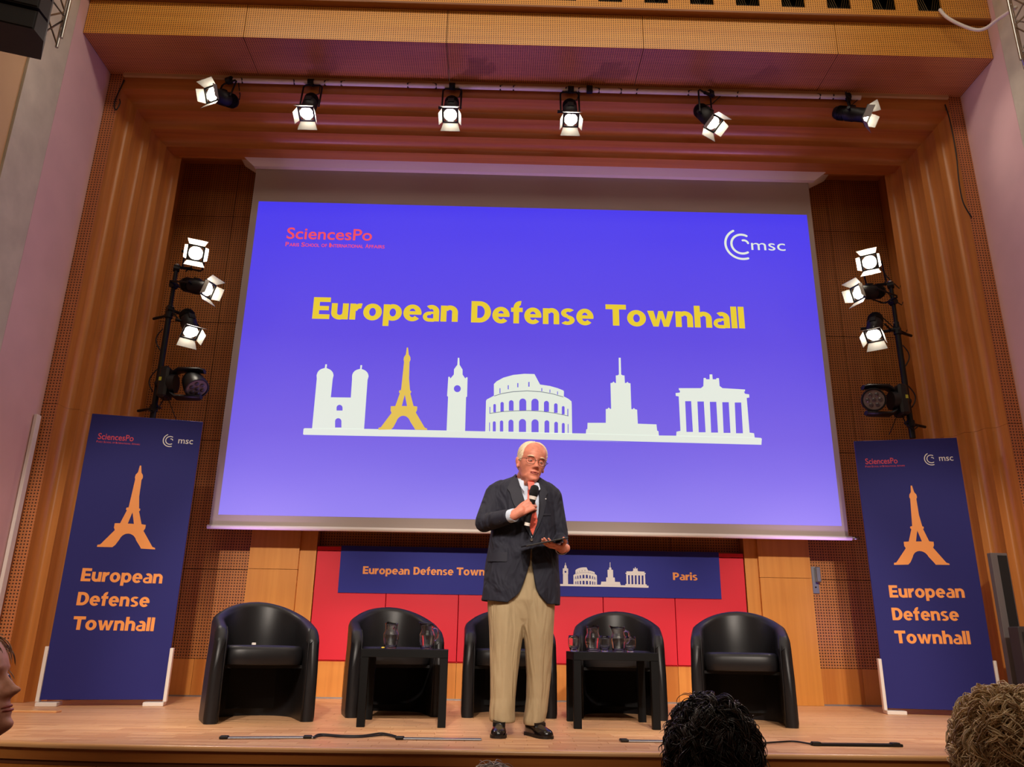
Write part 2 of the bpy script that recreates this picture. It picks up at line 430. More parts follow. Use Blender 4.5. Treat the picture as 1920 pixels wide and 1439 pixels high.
def cove(r,y,dr,dy,n=8):
    """profile from the front nose: straight back, curving inwards"""
    P=[(r,y),(r,y+dy*.45)]
    for i in range(1,n+1):
        t=math.pi/2*i/n
        P.append((r+dr*.5*(1-math.cos(t)), y+dy*.45+dy*.55*math.sin(t)))
    P.append((r+dr,y+dy))
    return P
def rtop(r):
    K=[(.135,.17),(.235,.285),(.335,.395),(.435,.49),(.535,.505)]
    for (a,b),(c,d) in zip(K[:-1],K[1:]):
        if r<=c+1e-6: return b+(d-b)*(r-a)/(c-a)
    return .505
for dr,dy in STEPS:
    P=cove(r0,y0,dr,dy)
    for side in (0,1):
        for z0,z1,mitre in ((.001,2.4205,False),(2.4225,None,True)):
            rg=[]
            X=lambda r: XL+r if side==0 else XR-r
            full=P+[(P[-1][0]-.012,P[-1][1]+.02),(P[0][0]-.02,P[-1][1]+.02),(P[0][0]-.02,P[0][1]+.012)]
            a=[Vector((X(r),yy,z0)) for r,yy in full]; b=[Vector((X(r),yy,(ZT-rtop(r)) if mitre else z1)) for r,yy in full]
            if side: a,b=b,a
            MB().rings([a,b]).build('rib',W_RIB,pro,smooth=35)
    full=P+[(P[-1][0]-.012,P[-1][1]+.02),(P[0][0]-.02,P[-1][1]+.02),(P[0][0]-.02,P[0][1]+.012)]
    a=[Vector((XL+r,yy,ZT-rtop(r))) for r,yy in full]; b=[Vector((XR-r,yy,ZT-rtop(r))) for r,yy in full]
    MB().rings([a,b]).build('rib',W_RIBX,pro,smooth=35)
    r0+=dr; y0+=dy

# -- lintel over the opening: perforated soffit and fascia boards, ledge, pierced upper band
lin=thing('wall_front_lintel',None,None,kind='structure')
YF=6.13
jx=[XL,-2.46,-.56,1.30,3.15,XR]
for a,b in zip(jx[:-1],jx[1:]):
    MB().box((a+.003,YF+.004,ZT),(b-.003,YO+.04,ZT+.03)).build('soffit_panel',W_SOFFIT,lin)
    MB().box((a+.003,YF,ZT+.001),(b-.003,YF+.03,6.245)).build('fascia_panel',W_FASCIA,lin)
MB().bbox((XL,YF-.075,6.245),(XR,YF+.05,6.272),.003).build('ledge',W_LEDGE,lin)
MB().box((XL,YF+.06,6.268),(XR,YF+.08,7.6)).build('vent_backing',DARK,lin)
# upper band with square vents
vx=[]; x=4.065
while x>XL+.4: vx.append(x); x-=.44
zb0,zb1,vz0,vz1=6.272,7.59,6.338,6.53
MB().box((XL,YF-.07,zb0),(XR,YF-.05,vz0)).build('vent_board',W_FASCIA,lin)
MB().box((XL,YF-.07,vz1),(XR,YF-.05,zb1)).build('vent_board',W_FASCIA,lin)
e=XR
for x in vx:
    MB().box((x+.114,YF-.07,vz0),(e,YF-.05,vz1)).build('vent_post',W_FASCIA,lin); e=x-.114
MB().box((XL,YF-.07,vz0),(e,YF-.05,vz1)).build('vent_post',W_FASCIA,lin)
for x in vx:
    g=MB(); g.box((x-.1,YF-.045,vz0),(x+.1,YF-.04,vz0+.012))
    for q in range(-4,5):
        g.tube([(x+q*.022,YF-.042,vz0),(x+q*.022+.05*(1 if q>0 else -1),YF-.042,vz1)],.0025,4)
    g.build('vent_grille',mat('old_brass',srgb(90,72,38),.5,metal=.6),lin)
# end strip of soffit: plaster rail above the lamp pipe
MB().box((XL+.14,YO-.03,ZT-.035),(XR-.14,YO,ZT)).build('trim_3',WALLC,kind='structure')

# ------------------------------------------------------------ projection screen
YS=7.45
scr=thing('projection_screen','large white projection screen showing a purple skyline title slide','screen',(0,0,0))
FAB=mat('screen_fabric',srgb(170,156,150),.85)
MB().box((-2.645,YS+.002,1.50),(3.305,YS+.006,5.36)).build('fabric',FAB,scr)
MB().tube([(-2.66,YS,1.487),(3.33,YS,1.487)],.02,12).build('bottom_bar',WHITEM,scr,smooth=True)
MB().tube([(3.33,YS,1.487),(3.40,YS,1.487)],.014,10).build('bar_end',STEEL,scr,smooth=True)
# casing: wide top, narrower lower lip
A=[(-2.83,7.30,5.435),(3.56,7.30,5.435),(3.56,7.62,5.435),(-2.83,7.62,5.435)]
B=[(-2.66,7.40,5.30),(3.36,7.40,5.30),(3.36,7.56,5.30),(-2.66,7.56,5.30)]
mb=MB(); mb.add(B+A,[(3,2,1,0),(4,5,6,7),(0,1,5,4),(1,2,6,5),(2,3,7,6),(3,0,4,7)]); mb.build('casing',WHITEM,scr)
# projected picture (light thrown on the fabric)
def slide_mat():
    m_=bpy.data.materials.new('projected_background'); m_.use_nodes=True; nt=m_.node_tree; b=nt.nodes['Principled BSDF']
    b.inputs['Base Color'].default_value=srgb(84,78,80); b.inputs['Roughness'].default_value=.85
    tc=nt.nodes.new('ShaderNodeTexCoord'); sp=nt.nodes.new('ShaderNodeSeparateXYZ'); nt.links.new(tc.outputs['Object'],sp.inputs[0])
    mr=nt.nodes.new('ShaderNodeMapRange'); mr.inputs[1].default_value=1.6; mr.inputs[2].default_value=4.9
    nt.links.new(sp.outputs[2],mr.inputs[0])
    cr=nt.nodes.new('ShaderNodeValToRGB'); E_=cr.color_ramp.elements
    E_[0].position=0; E_[0].color=srgb(146,130,255); E_[1].position=1; E_[1].color=srgb(60,50,252)  # slide's own gradient, with stage-light wash put into its paler bottom
    for p,c in ((.25,srgb(118,98,240)),(.55,srgb(88,68,238))):
        e_=E_.new(p); e_.color=c
    nt.links.new(mr.outputs[0],cr.inputs[0]); nt.links.new(cr.outputs[0],b.inputs['Emission Color']); b.inputs['Emission Strength'].default_value=.85
    return m_
MB().box((-2.575,YS,1.60),(3.25,YS+.0015,4.905)).build('projected_picture',slide_mat(),scr)
E_YEL=mat('projected_yellow',srgb(120,110,90),.85,emis=srgb(245,215,20),es=.8)
E_GOLD=mat('projected_gold',srgb(120,110,90),.85,emis=srgb(240,205,80),es=.8)
E_WHT=mat('projected_white',srgb(150,150,145),.85,emis=srgb(228,240,228),es=.85)
E_RED=mat('projected_red',srgb(120,90,100),.85,emis=srgb(250,70,90),es=.85)
# ------------------------------------------------------------ lettering and print
def glyphs(text, bold=0.0, space=1.0):
    """flat outline of a text as a list of verts/faces in its own x,z plane, unit font size"""
    cu=bpy.data.curves.new('t','FONT'); cu.body=text; cu.size=1; cu.offset=bold; cu.resolution_u=4; cu.space_character=space
    cu.fill_mode='BOTH'; cu.extrude=.0001
    o=bpy.data.objects.new('t',cu); col.objects.link(o); me=evaluated(o)
    V=[(v.co.x,v.co.y) for v in me.vertices if v.co.z>0]; idx={}
    n=0
    for v in me.vertices:
        if v.co.z>0: idx[v.index]=n; n+=1
    Fs=[tuple(idx[i] for i in p.vertices) for p in me.polygons if all(i in idx for i in p.vertices)]
    bpy.data.objects.remove(o); bpy.data.curves.remove(cu)
    return V,Fs
def lettering(items, mat_, parent, frame, name='lettering', thick=.0012):
    """items: (text,bold,x0,x1,zbase,capheight,space). frame maps (x,z,out) to a point. Each text is fitted to x0..x1"""
    if len(items)>1 and name=='lettering':
        for it in items: lettering([it],mat_,parent,frame,name,thick)
        return
    mb=MB()
    for text,bold,x0,x1,zb,cap,sp in items:
        V,Fs=glyphs(text,bold,sp)
        Vc,_=glyphs(text[0],bold,sp); ch=max(v[1] for v in Vc) if text[0].isupper() else max(v[1] for v in Vc)
        cb=min(v[1] for v in Vc)
        mx=max(v[0] for v in V); mn=min(v[0] for v in V)
        sx=(x1-x0)/(mx-mn); sz=cap/(ch-min(0,0))
        P=[frame(x0+(v[0]-mn)*sx, zb+v[1]*sz, thick) for v in V]
        mb.add(P,Fs)
    return mb.build(name,mat_,parent)
from mathutils.geometry import tessellate_polygon
def _rect(a,b,c,d): return [(a,b),(c,b),(c,d),(a,d)]
def _arc(cx,cy,ro,rio,a0,a1,n=14):
    """thick elliptic arc: ro outer radii, rio inner radii"""
    o=[(cx+ro[0]*math.cos(R(a0+(a1-a0)*i/n)),cy+ro[1]*math.sin(R(a0+(a1-a0)*i/n))) for i in range(n+1)]
    i_=[(cx+rio[0]*math.cos(R(a0+(a1-a0)*i/n)),cy+rio[1]*math.sin(R(a0+(a1-a0)*i/n))) for i in range(n+1)]
    return o+i_[::-1]
def _ring(cx,cy,ro,rio): return [_arc(cx,cy,ro,rio,0,180),_arc(cx,cy,ro,rio,180,360)]
HEAVY={
 'E':([_rect(0,0,.27,1),_rect(0,0,.72,.215),_rect(0,.40,.67,.60),_rect(0,.785,.72,1)],.72),
 'D':([_rect(0,0,.27,1),_rect(0,0,.40,.215),_rect(0,.785,.40,1),_arc(.38,.5,(.50,.5),(.22,.285),-90,90)],.88),
 'T':([_rect(0,.77,.86,1),_rect(.295,0,.565,1)],.86),
 'P':([_rect(0,0,.27,1),_rect(0,.80,.42,1),_rect(0,.34,.42,.54),_arc(.42,.67,(.37,.33),(.12,.13),-90,90)],.79),
 'u':([_rect(0,.28,.25,.74),_rect(.47,0,.72,.74),_arc(.36,.30,(.36,.315),(.11,.10),180,360),],.72),
 'n':([_rect(0,0,.25,.74),_rect(.48,0,.73,.44),_arc(.39,.43,(.34,.325),(.10,.12),0,150)],.73),
 'h':([_rect(0,0,.25,1.03),_rect(.48,0,.73,.44),_arc(.39,.43,(.34,.325),(.10,.12),0,150)],.73),
 'r':([_rect(0,0,.25,.74),_arc(.44,.36,(.38,.395),(.14,.16),78,165)],.53),
 'o':(_ring(.395,.37,(.395,.39),(.14,.19)),.79),
 'p':([_rect(0,-.26,.25,.74)]+_ring(.40,.37,(.385,.385),(.135,.185)),.785),
 'e':([_arc(.385,.37,(.385,.39),(.14,.20),0,318,24),_rect(.14,.29,.755,.45),_arc(.385,.37,(.385,.39),(.14,.20),-10,12,4)],.77),
 'a':([_rect(.44,0,.69,.46),_arc(.36,.45,(.33,.31),(.085,.12),0,128),_arc(.27,.215,(.27,.235),(.095,.075),60,300),_rect(.26,.34,.50,.45),_rect(.30,-.02,.48,.14)],.69),
 's':([_arc(.34,.535,(.32,.225),(.09,.065),38,268),_arc(.30,.205,(.33,.225),(.10,.065),-142,90)],.64),
 'f':([_rect(.11,0,.36,.76),_rect(0,.535,.52,.735),_arc(.42,.74,(.31,.315),(.06,.11),82,180)],.53),
 'w':([[(0,.74),(.265,.74),(.365,.30),(.47,.74),(.66,.74),(.765,.30),(.865,.74),(1.12,.74),(.885,0),(.665,0),(.56,.42),(.455,0),(.235,0)]],1.12),
 'l':([_rect(0,0,.25,1.03)],.25),
 'i':([_rect(0,0,.25,.74),_arc(.125,.93,(.145,.135),(.001,.001),0,360,20)],.25)}
def heavy_word(text,gap=.062):
    P=[]; x=0
    for c in text:
        g,w_=HEAVY[c]; P+=[[(a+x,b) for a,b in q] for q in g]; x+=w_+(gap*.6 if c in 'Tr' else gap)
    return P,x-gap
def heavy_print(items,m_,parent,frame,name='lettering',thick=.0012):
    """items: (text,x0,x1,zbase,capheight): each word is one flat print"""
    for text,x0,x1,zb,cap in items:
        P,w_=heavy_word(text); mb=MB(); sx=(x1-x0)/w_
        for i,q in enumerate(P):
            V,Fs=flat([[(x0+a*sx,zb+b*cap) for a,b in q]],frame,thick+.00003*i); mb.add(V,Fs)
        mb.build(name,m_,parent)
def flat(polys, frame, thick=.0012):
    """filled polygon with holes (first ring is the outline)"""
    rings_=[[Vector((x,y,0)) for x,y in r_] for r_ in polys]
    tri=tessellate_polygon(rings_); V=[frame(x,y,thick) for r_ in polys for x,y in r_]
    # side walls give the print a hair of thickness
    return V,[tuple(t) for t in tri]
def frame_y(Y): return lambda x,z,o: (x,Y-o,z)

def arcpts(cx,cy,r,a0,a1,n=14,ry=None):
    ry=r if ry is None else ry
    return [(cx+r*math.cos(R(a0+(a1-a0)*i/n)),cy+ry*math.sin(R(a0+(a1-a0)*i/n))) for i in range(n+1)]
# shapes of the skyline, traced in crop coordinates then laid on the screen plane
def C3(p): return (550+p[0]/4.2667,640+p[1]/4.2667)      # crop 550,640
def C4(p): return (1050+p[0]/4.8,640+p[1]/4.8)
def C8(p): return (900+p[0]/9.595,680+p[1]/9.595)
def onscreen(p): q=at(p[0],p[1],Y=YS); return (q.x,q.z)
def S3(L): return [onscreen(C3(p)) for p in L]
def S4(L): return [onscreen(C4(p)) for p in L]
def S8(L): return [onscreen(C8(p)) for p in L]
def holearch(C,x0,x1,ytop,ybot):   # arched opening
    cx=(x0+x1)/2; r_=(x1-x0)/2
    return C([(x0,ybot),(x1,ybot)]+[(cx+r_*math.cos(R(a)),ytop+r_*1.0-r_*1.0*math.sin(R(a))) for a in range(0,181,22)])
SKY={}
SKY['base']=[S3([(90,697),(82,703),(78,745),(84,750),(1500,777),(2260,795),(2700,812)])+S4([(0,886),(1812,934),(1816,880),(1808,872),(1752,868),(1050,852),(890,850),(232,832),(0,828)])+S3([(1226,716),(600,703)])]
SKY['church']=[S3([(150,700),(188,300),(186,275)]+[(254-66*math.cos(R(a)),275-58*math.sin(R(a))) for a in range(15,80,16)]+[(252,215),(256,186),(270,186),(266,216)]+[(254+68*math.cos(R(a)),275-58*math.sin(R(a))) for a in range(70,0,-16)]+[(322,275),(315,305),(300,450),(460,452),(470,305),(470,280)]+[(536-66*math.cos(R(a)),282-58*math.sin(R(a))) for a in range(15,80,16)]+[(534,223),(537,193),(551,193),(547,224)]+[(536+66*math.cos(R(a)),282-58*math.sin(R(a))) for a in range(70,0,-16)]+[(602,285),(594,310),(566,705)]),
  holearch(S3,346,394,510,556),holearch(S3,334,385,617,692)]
TOWER=[[(680,710),(682,694),(700,690),(786,575),(778,556),(780,522),(816,520),(852,418),(845,410),(848,396),(862,392),(886,165),(882,150),(886,128),(900,108),(908,52),(918,52),(924,108),(936,128),(938,150),(930,168),(926,300),(934,396),(943,400),(942,412),(936,420),(962,520),(992,524),(990,552),(980,572),(1052,694),(1070,700),(1072,712),(975,710),(968,696)]+[(880+ (940-880)*math.cos(R(a)),672-74*math.sin(R(a))) for a in range(20,161,14)]+[(800,690),(782,708)],
  [(892,430),(868,520),(910,520)]]
SKY['tower']=[S3(r_) for r_ in TOWER]
SKY['clock']=[S3([(1226,718),(1238,445),(1230,440),(1240,286),(1252,286),(1256,300),(1284,268),(1286,225),(1312,190),(1316,134),(1328,134),(1330,190),(1354,228),(1354,268),(1376,300),(1382,290),(1394,290),(1390,445),(1382,448),(1374,720)]),
  S3([(1312+28*math.cos(R(a)),381+28*math.sin(R(a))) for a in range(0,360,24)])]
def qc(a,b,t): return a+(b-a)*t
SKY['arena']=[S8([(95,1245),(108,690),(125,665),(250,600),(250,390),(300,340),(420,275),(600,225),(800,205),(980,210),(1080,398),(1260,425),(1400,465),(1500,505),(1510,525),(1508,612),(1590,655),(1645,700),(1650,760),(1658,1285)]),
 ]+[holearch(S8,x0,x1,t,b) for x0,x1,t,b in ((240,286,748,898),(368,428,712,885),(520,604,680,868),(706,832,650,866),(924,1054,652,868),(1150,1240,692,888),(1332,1396,736,908),(1472,1522,786,936),
   (230,284,1060,1242),(358,418,1045,1245),(512,602,1030,1248),(700,828,1018,1252),(926,1054,1024,1256),(1160,1246,1042,1264),(1336,1402,1068,1268),(1472,1524,1090,1272))]+[S8([(x-w/2,a),(x+w/2,a),(x+w/2,b),(x-w/2,b)]) for x,a,b,w in ((178,800,915,14),(1580,835,960,16),(172,1080,1240,14),(1585,1110,1272,14),(360,465,560,16),(508,410,485,18),(680,372,448,20),(880,352,438,22),(1112,462,520,16),(1258,488,545,14),(1395,522,580,14))]
def strip_line(P,w): 
    return P+[(x,y+w) for x,y in reversed(P)]
ARC1=S8(strip_line([(255,600),(400,555),(600,522),(850,508),(1080,522),(1300,560),(1500,618)],11))
ARC2=S8(strip_line([(172,915),(400,882),(640,868),(870,862),(1100,876),(1340,908),(1590,960)],10))
SKY['palace']=[S4([(232,835),(236,795),(246,792),(248,736),(412,736),(412,612),(428,610),(438,598),(450,610),(460,610),(454,378),(470,376),(482,364),(492,376),(504,378),(502,310),(520,308),(530,300),(528,150),(546,150),(550,300),(562,308),(580,310),(584,378),(598,376),(606,366),(618,378),(634,380),(642,612),(654,614),(664,602),(676,614),(694,618),(700,744),(868,750),(874,806),(886,812),(890,852)])]
SKY['gate']=[S4([(1046,855),(1048,816),(1084,808),(1068,498),(1042,494),(1040,468),(1078,464),(1080,448),(1070,440),(1068,424),(1268,424),(1290,405),(1292,332),(1310,332),(1316,344),(1346,344),(1346,300),(1370,300),(1374,344),(1404,344),(1408,334),(1430,334),(1436,404),(1462,424),(1666,436),(1664,452),(1656,456),(1664,474),(1702,480),(1704,508),(1680,512),(1706,824),(1746,830),(1752,870)])]+[S4([(a,541+i*3),(b,541+i*3),(b+16,818+i*3),(a+12,818+i*3)]) for i,(a,b) in enumerate(((1126,1180),(1236,1294),(1348,1406),(1460,1518),(1572,1630)))]
def draw(parts, mats, parent, frame, xf=lambda p:p, name='skyline_print'):
    mb=MB()
    for i,(rings_) in enumerate(parts):
        V,Fs=flat([[xf(p) for p in r_] for r_ in rings_],frame,.0012+.0004*(i>99)); mb.add(V,Fs)
    return mb.build(name,mats,parent)
fs=frame_y(YS-.0003)
draw([SKY[k_] for k_ in ('base','church','clock','arena','palace','gate')],E_WHT,scr,fs)
E_GRY=mat('projected_grey',srgb(90,95,110),.85,emis=srgb(110,120,140),es=.6)
mb=MB()
for a in (ARC1,ARC2):
    V,Fs=flat([a],frame_y(YS-.0018)); mb.add(V,Fs)
mb.build('skyline_arcs',E_GRY,scr)
mb=MB(); V,Fs=flat(SKY['tower'],frame_y(YS-.0018)); mb.add(V,Fs); mb.build('tower_print',E_GOLD,scr)
def on(px,py): return onscreen((px,py))
def word(text,bold,pxl,pyl,pxr,pyr,cappx,sp=1.0):
    a=on(pxl,pyl); b=on(pxr,pyr); c=on(pxl,pyl-cappx); return (text,bold,a[0],b[0],(a[1]+b[1])/2,c[1]-a[1],sp)
hv=lambda t:(t[0],t[2],t[3],t[4],t[5])
heavy_print([hv(word('European',0,585,598,858,604,40.5)),hv(word('Defense',0,883,605,1113,610,40)),hv(word('Townhall',0,1136,611,1397,616,39.5))],E_YEL,scr,fs)
lettering([word('SciencesPo',.012,537,447,697,452,21)],E_RED,scr,fs)
def smallcaps(px0,px1,py0,py1,on_,capz,frame,m_,par,bold=.015):
    words_=[('P','ARIS'),('S','CHOOL'),('','OF'),('I','NTERNATIONAL'),('A','FFAIRS')]
    unit=[]; tot=0
    for a,b in words_:
        wa=.78*len(a) if a!='I' else .35; wb=.56*sum(.5 if ch=='I' else 1 for ch in b); unit.append((tot,wa,wb)); tot+=wa+wb+.42
    tot-=.42; its=[]
    p0=on_(px0,py0); p1=on_(px1,py1); sx=(p1[0]-p0[0])/tot; zb=(p0[1]+p1[1])/2
    for (a,b),(t,wa,wb) in zip(words_,unit):
        its=[]
        if a: its.append((a,bold,p0[0]+t*sx,p0[0]+(t+wa*.9)*sx,zb,capz,1))
        its.append((b,bold,p0[0]+(t+wa)*sx,p0[0]+(t+wa+wb)*sx,zb,capz*.76,1))
        lettering(its,m_,par,frame,'small_print')
smallcaps(535,721,461,467,on,.048,fs,E_RED,scr)
def msc_mark(cx,cz,s,frame,m_,par,thick=.0012):
    """three nested arcs and a three letter word; s = outer radius"""
    mb=MB()
    for rr,a0,a1,w_ in ((1.0,118,288,.13),(.66,60,300,.13),(.30,15,105,.12)):
        dx=.0 if rr>.4 else .12
        n=24; o_=arcpts(cx+dx*s,cz,s*(rr),a0,a1,n); i_=arcpts(cx+dx*s,cz,s*(rr-w_),a0,a1,n)[::-1]
        V,Fs=flat([o_+i_],frame,thick); mb.add(V,Fs)
        for aa in (a0,a1):
            q=(cx+dx*s+s*(rr-w_/2)*math.cos(R(aa)),cz+s*(rr-w_/2)*math.sin(R(aa)))
            V,Fs=flat([arcpts(q[0],q[1],s*w_/2,0,345,12)],frame,thick+.0001); mb.add(V,Fs)
    mb.build('logo_mark',m_,par)
a=on(1391,458); b=on(1358,458); s_=(a[0]-b[0])
msc_mark(a[0],a[1],s_,fs,E_WHT,scr)
a=on(1409,469); b=on(1473,470)
lettering([('msc',.0,a[0],b[0],a[1],.083,1.0)],E_WHT,scr,fs)

# ------------------------------------------------------------ long strip banner on the red panels
YB=7.815
st=thing('strip_banner','long horizontal navy banner with orange lettering and white skyline on red panels','banner',(0,0,0))
pTL=at(640,1027,Y=YB); pBR=at(1353,1123,Y=YB)
SX0,SX1,SZ0,SZ1=pTL.x+.0,pBR.x,.938,pTL.z+.018
MB().box((SX0,YB,SZ0),(SX1,YB+.004,SZ1)).build('board',NAVY2,st)
fb=frame_y(YB)
def onb(px,py): q=at(px,py,Y=YB); return (q.x,q.z)
def wordb(text,bold,pxl,pyl,pxr,pyr,cappx,sp=1.0):
    a=onb(pxl,pyl); b=onb(pxr,pyr); c=onb(pxl,pyl-cappx); return (text,bold,a[0],b[0],(a[1]+b[1])/2,c[1]-a[1],sp)
heavy_print([hv(wordb('European',0,680,1077,768,1078,14.5)),hv(wordb('Defense',0,775,1078.5,850,1079,14.5)),hv(wordb('Townhall',0,856,1079.5,940,1080,14.5)),hv(wordb('Paris',0,1262,1088,1308,1089,14))],ORANGE,st,fb)
# the same skyline, smaller
g0=onscreen((568,815)); g1=onscreen((1428,832)); h1=onb(1216,1102); c1=onb(1061,1095)
cA=onscreen((857,808)); kx=(h1[0]-c1[0])/(g1[0]-cA[0])
def strip_xf(p): return (h1[0]+(p[0]-g1[0])*kx, h1[1]+(p[1]-g1[1])*kx)
draw([SKY[k_] for k_ in ('base','church','clock','arena','palace','gate')],WHITEP,st,fb,strip_xf)
mb=MB(); V,Fs=flat([[strip_xf(p) for p in r_] for r_ in SKY['tower']],frame_y(YB-.0004)); mb.add(V,Fs); mb.build('tower_print',ORANGE,st)
mb=MB()
for a in (ARC1,ARC2):
    V,Fs=flat([[strip_xf(p) for p in a]],frame_y(YB-.0006)); mb.add(V,Fs)
mb.build('skyline_arcs',NAVY2,st)

# ------------------------------------------------------------ standing banners
def stand_banner(P0, P1, H, label):
    """P0,P1: foot points left/right as seen from the hall"""
    P0=Vector(P0); P1=Vector(P1); W_=(P1-P0).length; rz=math.atan2(P1.y-P0.y,P1.x-P0.x)
    b=thing('standing_banner',label,'banner',(P0.x,P0.y,0),rz)
    MB().bbox((0,0,.045),(W_,.018,H),.002).build('board',NAVY,b)
    for x in (-.022,W_-.004):
        f=MB(); f.bbox((x,-.02,.03),(x+.026,.05,.43),.003); f.build('side_clip',WHITEM,b)
        sx=-1 if x>0 else 1
        f=MB(); f.bbox((min(x,x+sx*.14)+(.026 if sx<0 else 0),-.17,.0),(max(x,x+sx*.14)+(.026 if sx<0 else 0),.19,.03),.004) if False else f.bbox((min(x+.013,x+.013+sx*.15),-.06,.0),(max(x+.013,x+.013+sx*.15),.10,.03),.004)
        f.build('foot',WHITEM,b)
    fr=lambda x,z,o:(x,-o,z)
    u=W_/.86
    lettering([('SciencesPo',.012,.075*u,.345*u,H-.215,.052,1)],REDP,b,fr)
    smallcaps(0,1,0,0,lambda a_,b_:(.07*u if a_==0 else .40*u,H-.245),.016,fr,REDP,b,bold=.005)
    msc_mark(.625*u,H-.185,.058,fr,WHITEP,b)
    lettering([('msc',.004,.69*u,.805*u,H-.205,.036,1)],WHITEP,b,fr)
    # tower
    def tx(p): return (.425*u+(p[0]-895)*.00112, H-1.105+(712-p[1])*.00104)
    # straighten the lean of the traced outline
    def ty(p): 
        y=712-p[1]; return tx((p[0]-(y*.047)+18, p[1]))
    mb=MB(); V,Fs=flat([[ty(p) for p in r_] for r_ in TOWER],fr); mb.add(V,Fs); mb.build('tower_print',ORANGE,b)
    heavy_print([('European',.135*u,.725*u,H-1.375,.102),('Defense',.135*u,.655*u,H-1.56,.102),('Townhall',.135*u,.715*u,H-1.745,.102)],ORANGE,b,fr)
    return b
stand_banner((-3.43,6.55),(-2.57,6.75),2.30,'tall navy banner with orange tower standing at the left side of the stage')
stand_banner((3.24,6.97),(4.07,6.77),2.30,'tall navy banner with orange tower standing at the right side of the stage')
# ------------------------------------------------------------ stage lighting
def rot_to(d, up=(0,0,1)):
    """matrix whose -Z looks along d"""
    d=Vector(d).normalized(); z=-d; u=Vector(up)
    if abs(z.dot(u))>.97: u=Vector((0,1,0))
    x=u.cross(z).normalized(); y=z.cross(x); return Matrix((x,y,z)).transposed()
GREYIN=mat('barn_door_inside',srgb(150,146,140),.5,metal=.3)
def profile_lamp(clamp, pivot, d, label, group, hot=False, power=None, long=.30, name='stage_spotlight', doors=True, cone=70):
    clamp=Vector(clamp); pivot=Vector(pivot)-clamp; d=Vector(d).normalized()
    t=thing(name,label,'stage light',clamp,0,group)
    Mr=rot_to(d).to_4x4(); M=Matrix.Translation(pivot)@Mr
    b=MB()
    b.lathe([(0,.175),(.045,.175),(.06,.16),(.066,.13),(.066,.05),(.074,.045),(.074,-.03),(.070,-.035),(.070,-long+.19),(.072,-long+.17),(.072,-long+.155),(.066,-long+.155),(.060,-long+.165),(0,-long+.165)],20)
    for k in range(5): b.lathe([(.066,.068+k*.014),(.073,.068+k*.014),(.073,.073+k*.014),(.066,.073+k*.014)],20)
    b.bbox((-.03,.066,-.02),(.03,.084,.05),.004)
    b.xf(M).build('housing',BLACKM,t,smooth=40)
    zf=-long+.150
    b=MB(); q=.078
    b.box((-q,-q,zf-.006),(-.062,q,zf+.004)); b.box((.062,-q,zf-.006),(q,q,zf+.004)); b.box((-.062,-q,zf-.006),(.062,-.062,zf+.004)); b.box((-.062,.062,zf-.006),(.062,q,zf+.004))
    b.xf(M).build('gel_frame',BLACKM,t)
    b=MB(); b.lathe([(.061,zf+.012),(.060,zf+.004),(.045,zf-.004),(.02,zf-.008),(0,zf-.009)],24); b.xf(M).build('lens',LENS_HOT if hot else LENS,t,smooth=True)
    if doors:
        for k in range(4):
            A=Matrix.Rotation(math.pi/2*k,4,'Z')@Matrix.Translation((0,q,zf-.006))@Matrix.Rotation(R(34 if k%2==0 else 20),4,'X')
            w0,w1,L_=.070,(.095 if k%2==0 else .06),.085
            b=MB(); b.prism([(-w0,0,0),(w0,0,0),(w1,0,-L_),(-w1,0,-L_)],(0,.003,0)); b.cur=0
            b.xf(M@A).build('barn_door',GREYIN,t)
    # yoke: U bracket in the plane of the side axis
    sx=(Mr.to_3x3()@Vector((1,0,0))).normalized(); up=-pivot
    up=(up-sx*up.dot(sx)); L_=up.length; up.normalize()
    h=.092
    pts=[pivot+sx*h,pivot+sx*h+up*(L_*.80),pivot+sx*(h-.02)+up*(L_*.88),pivot-sx*(h-.02)+up*(L_*.88),pivot-sx*h+up*(L_*.80),pivot-sx*h]
    MB().tube(pts,.009,6).build('yoke',BLACKM,t)
    MB().tube([pivot+sx*.07,pivot+sx*.125],[.012,.016],8).build('tilt_knob',BLACKM,t)
    b=MB(); b.tube([pivot+up*L_*.88,-up*.02,up*.01],.016,8); b.tube([sx*-.03,sx*.03],.036,10); b.build('clamp',BLACKM,t)
    # flex from the rear of the lamp to the pipe
    rear=M@Vector((0,0,.17)); 
    MB().tube([rear,rear+Vector((.03,.02,.05)),rear*.5+Vector((.07,.03,-.02)),Vector((.09,.01,-.03)),Vector((.10,0,0))],.005,6).build('power_cable',CABLE,t,smooth=True)
    l=bpy.data.lights.new('lamp_beam','SPOT'); l.energy=power or LAMP_POWER; l.color=(1,.86,.70); l.spot_size=R(cone); l.spot_blend=.8; l.shadow_soft_size=.05
    o=bpy.data.objects.new('lamp_beam',l); col.objects.link(o); o.parent=t
    o.matrix_local=Matrix.Translation(M@Vector((0,0,zf-.03)))@Mr
    return t
YP=6.655
pa=at(437,153,Y=YP); pb=at(1613,181,Y=YP); ZPIPE=(pa.z+pb.z)/2
pipe=thing('lighting_pipe','long white lighting pipe fixed under the perforated soffit','pipe',(0,0,0))
MB().tube([(pa.x,YP,ZPIPE),(pb.x,YP,ZPIPE)],.024,14).build('tube',WHITEM,pipe,smooth=40)
tie=None
for px in (453,551,612,643,767,815,940,964,1062,1088,1120,1162,1195,1293,1383,1535,1562):
    x=at(px,153+(px-437)*.0238,Y=YP).x; tl=random.uniform(-.02,.02)
    MB().tube([(x+tl,YP-.002,ZPIPE+.028),(x-tl,YP-.027,ZPIPE),(x-tl,YP,ZPIPE-.028),(x+tl,YP+.027,ZPIPE),(x+tl,YP-.002,ZPIPE+.028)],.0075,5,cap=False).build('cable_tie',CABLE,pipe)
